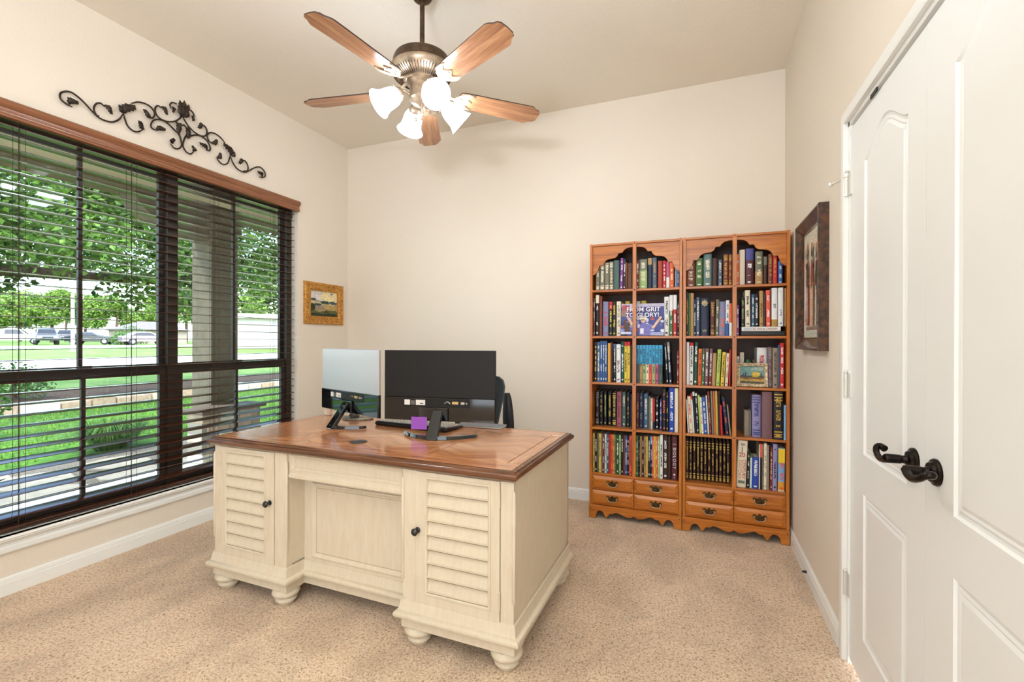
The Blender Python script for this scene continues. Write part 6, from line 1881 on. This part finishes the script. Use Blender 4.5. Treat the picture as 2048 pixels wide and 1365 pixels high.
# parked vehicles
M_tyre = mat('tyre', (26, 26, 28), rough=0.8)
M_hub = mat('wheel_hub', (170, 172, 176), rough=0.3, metal=0.8)
M_carglass = mat('car_glass', (26, 30, 36), rough=0.15, spec=0.5)
M_lampw = mat('headlamp', (226, 230, 236), rough=0.15)
def car(label, loc, rz, col, kind):
    r = tag(empty('parked_car', loc, rz), label, 'car', 'vehicles parked across the street')
    m = mat('car_paint_%d_%d' % (col[0], col[2]), col, rough=0.25, coat=0.6)
    if kind == 'truck':
        low = [(-2.7, .45), (2.65, .45), (2.7, .75), (2.66, 1.02), (1.35, 1.14), (0.55, 1.14), (-.95, 1.14), (-2.7, 1.12)]
        cabin = [(1.25, 1.14), (0.55, 1.82), (-.75, 1.84), (-.98, 1.14)]
        wx = (-1.75, 1.75)
    elif kind == 'suv':
        low = [(-2.3, .45), (2.2, .45), (2.3, .7), (2.24, 1.0), (1.2, 1.12), (-2.28, 1.12), (-2.36, .8)]
        cabin = [(1.1, 1.12), (0.45, 1.72), (-1.75, 1.74), (-2.2, 1.12)]
        wx = (-1.4, 1.4)
    else:
        low = [(-2.2, .36), (2.15, .36), (2.22, .6), (2.15, .82), (1.1, .95), (-1.7, .98), (-2.2, .92)]
        cabin = [(0.95, .95), (0.25, 1.40), (-.95, 1.42), (-1.7, .98)]
        wx = (-1.35, 1.35)
    b = MB()
    b.loft([[(p[0] * .97, s * 0.90, p[1]) for p in low] if e else [(p[0], s * 0.84, p[1]) for p in low] for s, e in ((-1, 1), (-.93, 0), (.93, 0), (1, 1))])
    bo = b.build('body', m, r, bevel=0.04)
    c = MB()
    top = [(p[0] * 0.96, p[1]) for p in cabin]
    c.loft([[(p[0], s * (0.82 if p[1] < 1.3 else 0.66), p[1]) for p in cabin] for s in (-1, 1)])
    c.build('cabin', m, r, bevel=0.05)
    cx = sum(p[0] for p in cabin) / 4
    gl_ = MB()
    zlo, zhi = cabin[0][1] + 0.06, cabin[1][1] - 0.08
    for s in (-1, 1):
        y0, y1 = s * 0.825, s * 0.70
        gl_.add([(cabin[3][0] + .28, y0, zlo), (cabin[0][0] - .28, y0, zlo), (cabin[1][0] - .05, y1, zhi), (cabin[2][0] + .1, y1, zhi)], [(0, 1, 2, 3)])
    f0, f1 = cabin[0], cabin[1]
    gl_.add([(f0[0] - .04, -.72, zlo), (f0[0] - .04, .72, zlo), (f1[0] + .11, .6, zhi), (f1[0] + .11, -.6, zhi)], [(0, 1, 2, 3)])
    f0, f1 = cabin[3], cabin[2]
    gl_.add([(f0[0] + .0, -.7, zlo), (f0[0] + .0, .7, zlo), (f1[0] - .08, .58, zhi), (f1[0] - .08, -.58, zhi)], [(0, 1, 2, 3)])
    gl_.build('windows', M_carglass, r)
    for wxx in wx:
        for s in (-1, 1):
            wo = MB().lathe([(0.2, -.11), (0.34, -.11), (0.37, -.07), (0.37, .07), (0.34, .11), (0.2, .11)], 20, (wxx, s * 0.80, 0.37), (0, 1, 0)).build('wheel', M_tyre, r, smooth=40)
            MB().lathe([(0.21, 0.112), (0.20, 0.09), (0.05, 0.10), (0.03, 0.115)], 14, (wxx, s * 0.80, 0.37), (0, s, 0)).build('hub', M_hub, wo, smooth=40)
    fx = max(p[0] for p in low)
    for s in (-1, 1):
        MB().box(fx - .12, fx + .005, s * .62 - .16, s * .62 + .16, low[2][1] + .02, low[2][1] + .17).build('headlamp', M_lampw, bo, bevel=0.02)
    MB().box(fx - .05, fx + .02, -.4, .4, low[2][1] - .12, low[2][1] + .14).build('grille', M_tyre, bo)
    return r
car('white parked pickup truck, leftmost vehicle across the street', (-76.16, 30.06, 0.62), math.radians(62), (176, 178, 182), 'truck')
car('dark grey parked sport utility vehicle facing the window', (-64.82, 28.11, 0.62), math.radians(-20), (66, 70, 78), 'suv')
car('dark parked car behind the white pole', (-71.62, 32.94, 0.62), math.radians(-26), (52, 56, 64), 'suv')
car('small black parked car right of the window muntin', (-63.80, 31.73, 0.62), math.radians(45), (40, 44, 50), 'sedan')
car('pinkish grey parked car before the grey roofed house', (-54.86, 32.05, 0.62), math.radians(75), (128, 116, 120), 'sedan')
# far house with grey hipped roof
def house(label, loc, rz, w, d, wh, rh, wallc, roofc, garage=False):
    r = tag(empty('house', loc, rz), label, 'house')
    mw = mat('housewall_%d_%d' % (wallc[0], wallc[2]), wallc, rough=0.85, var=0.05, vscale=2)
    mr = mat('houseroof_%d_%d' % (roofc[0], roofc[2]), roofc, rough=0.85, var=0.1, vscale=4)
    MB().box(-w, w, -d, d, 0, wh).build('walls', mw, r)
    o = 0.5
    rf = MB()
    if rh > 0.6:
        rf.add([(-w - o, -d - o, wh), (w + o, -d - o, wh), (w + o, d + o, wh), (-w - o, d + o, wh), (-w + d, 0, wh + rh), (w - d, 0, wh + rh)], [(0, 1, 5, 4), (1, 2, 5), (2, 3, 4, 5), (3, 0, 4), (0, 3, 2, 1)])
    else:
        rf.box(-w - o, w + o, -d - o, d + o, wh, wh + rh)
    rf.build('roof', mr, r)
    if garage:
        gd = MB().box(-w + 0.6, w - 0.6, -d - 0.06, -d, 0.0, wh - 0.45).build('garage_door', mat('garage_door_white', (158, 154, 152), rough=0.6), r)
        for i in range(4):
            MB().box(-w + 0.65, w - 0.65, -d - 0.075, -d - 0.06, i * (wh - .45) / 4 + 0.05, (i + 1) * (wh - .45) / 4 - 0.03).build('door_section', mat('garage_door_white', (236, 232, 228)), gd, bevel=0.02)
    else:
        for xx in (-w * .55, 0, w * .55):
            wn = MB().box(xx - .7, xx + .7, -d - .05, -d, .9, wh - .4).build('window', mat('housetrim', (232, 230, 226), rough=0.6), r)
            MB().box(xx - .6, xx + .6, -d - .06, -d - .045, 1.0, wh - .5).build('pane', M_carglass, wn)
    return r
house('low house with grey hipped roof beyond the parked cars', (-71.89, 42.51, 0.62), math.radians(58), 4.2, 3.0, 1.8, 1.3, (140, 126, 116), (92, 86, 88))
house('pale garage building with flat white eave, seen right of column', (-33.55, 34.03, 0.50), math.radians(48), 7.0, 4.5, 2.45, 0.35, (168, 164, 160), (196, 194, 192), garage=True)
# red flower pot at the far left of the bed
fp = tag(empty('flowering_shrub', (-9.3, 3.35, -0.22)), 'small flowering shrub in a red pot at left edge of window', 'plant')
MB().lathe([(0.10, 0), (0.13, 0.22), (0.14, 0.24), (0.12, 0.24)], 16).build('pot', mat('red_pot', (176, 34, 48), rough=0.5), fp, smooth=40)
fb = MB()
leaves(fb, random.Random(5), [(0, 0, 0.55, 0.26, 1.3), (0.05, 0, 0.8, 0.2, 1.2)], 700, 0.07)
tag(fb.build('foliage', M_leafC, fp), kind='stuff')
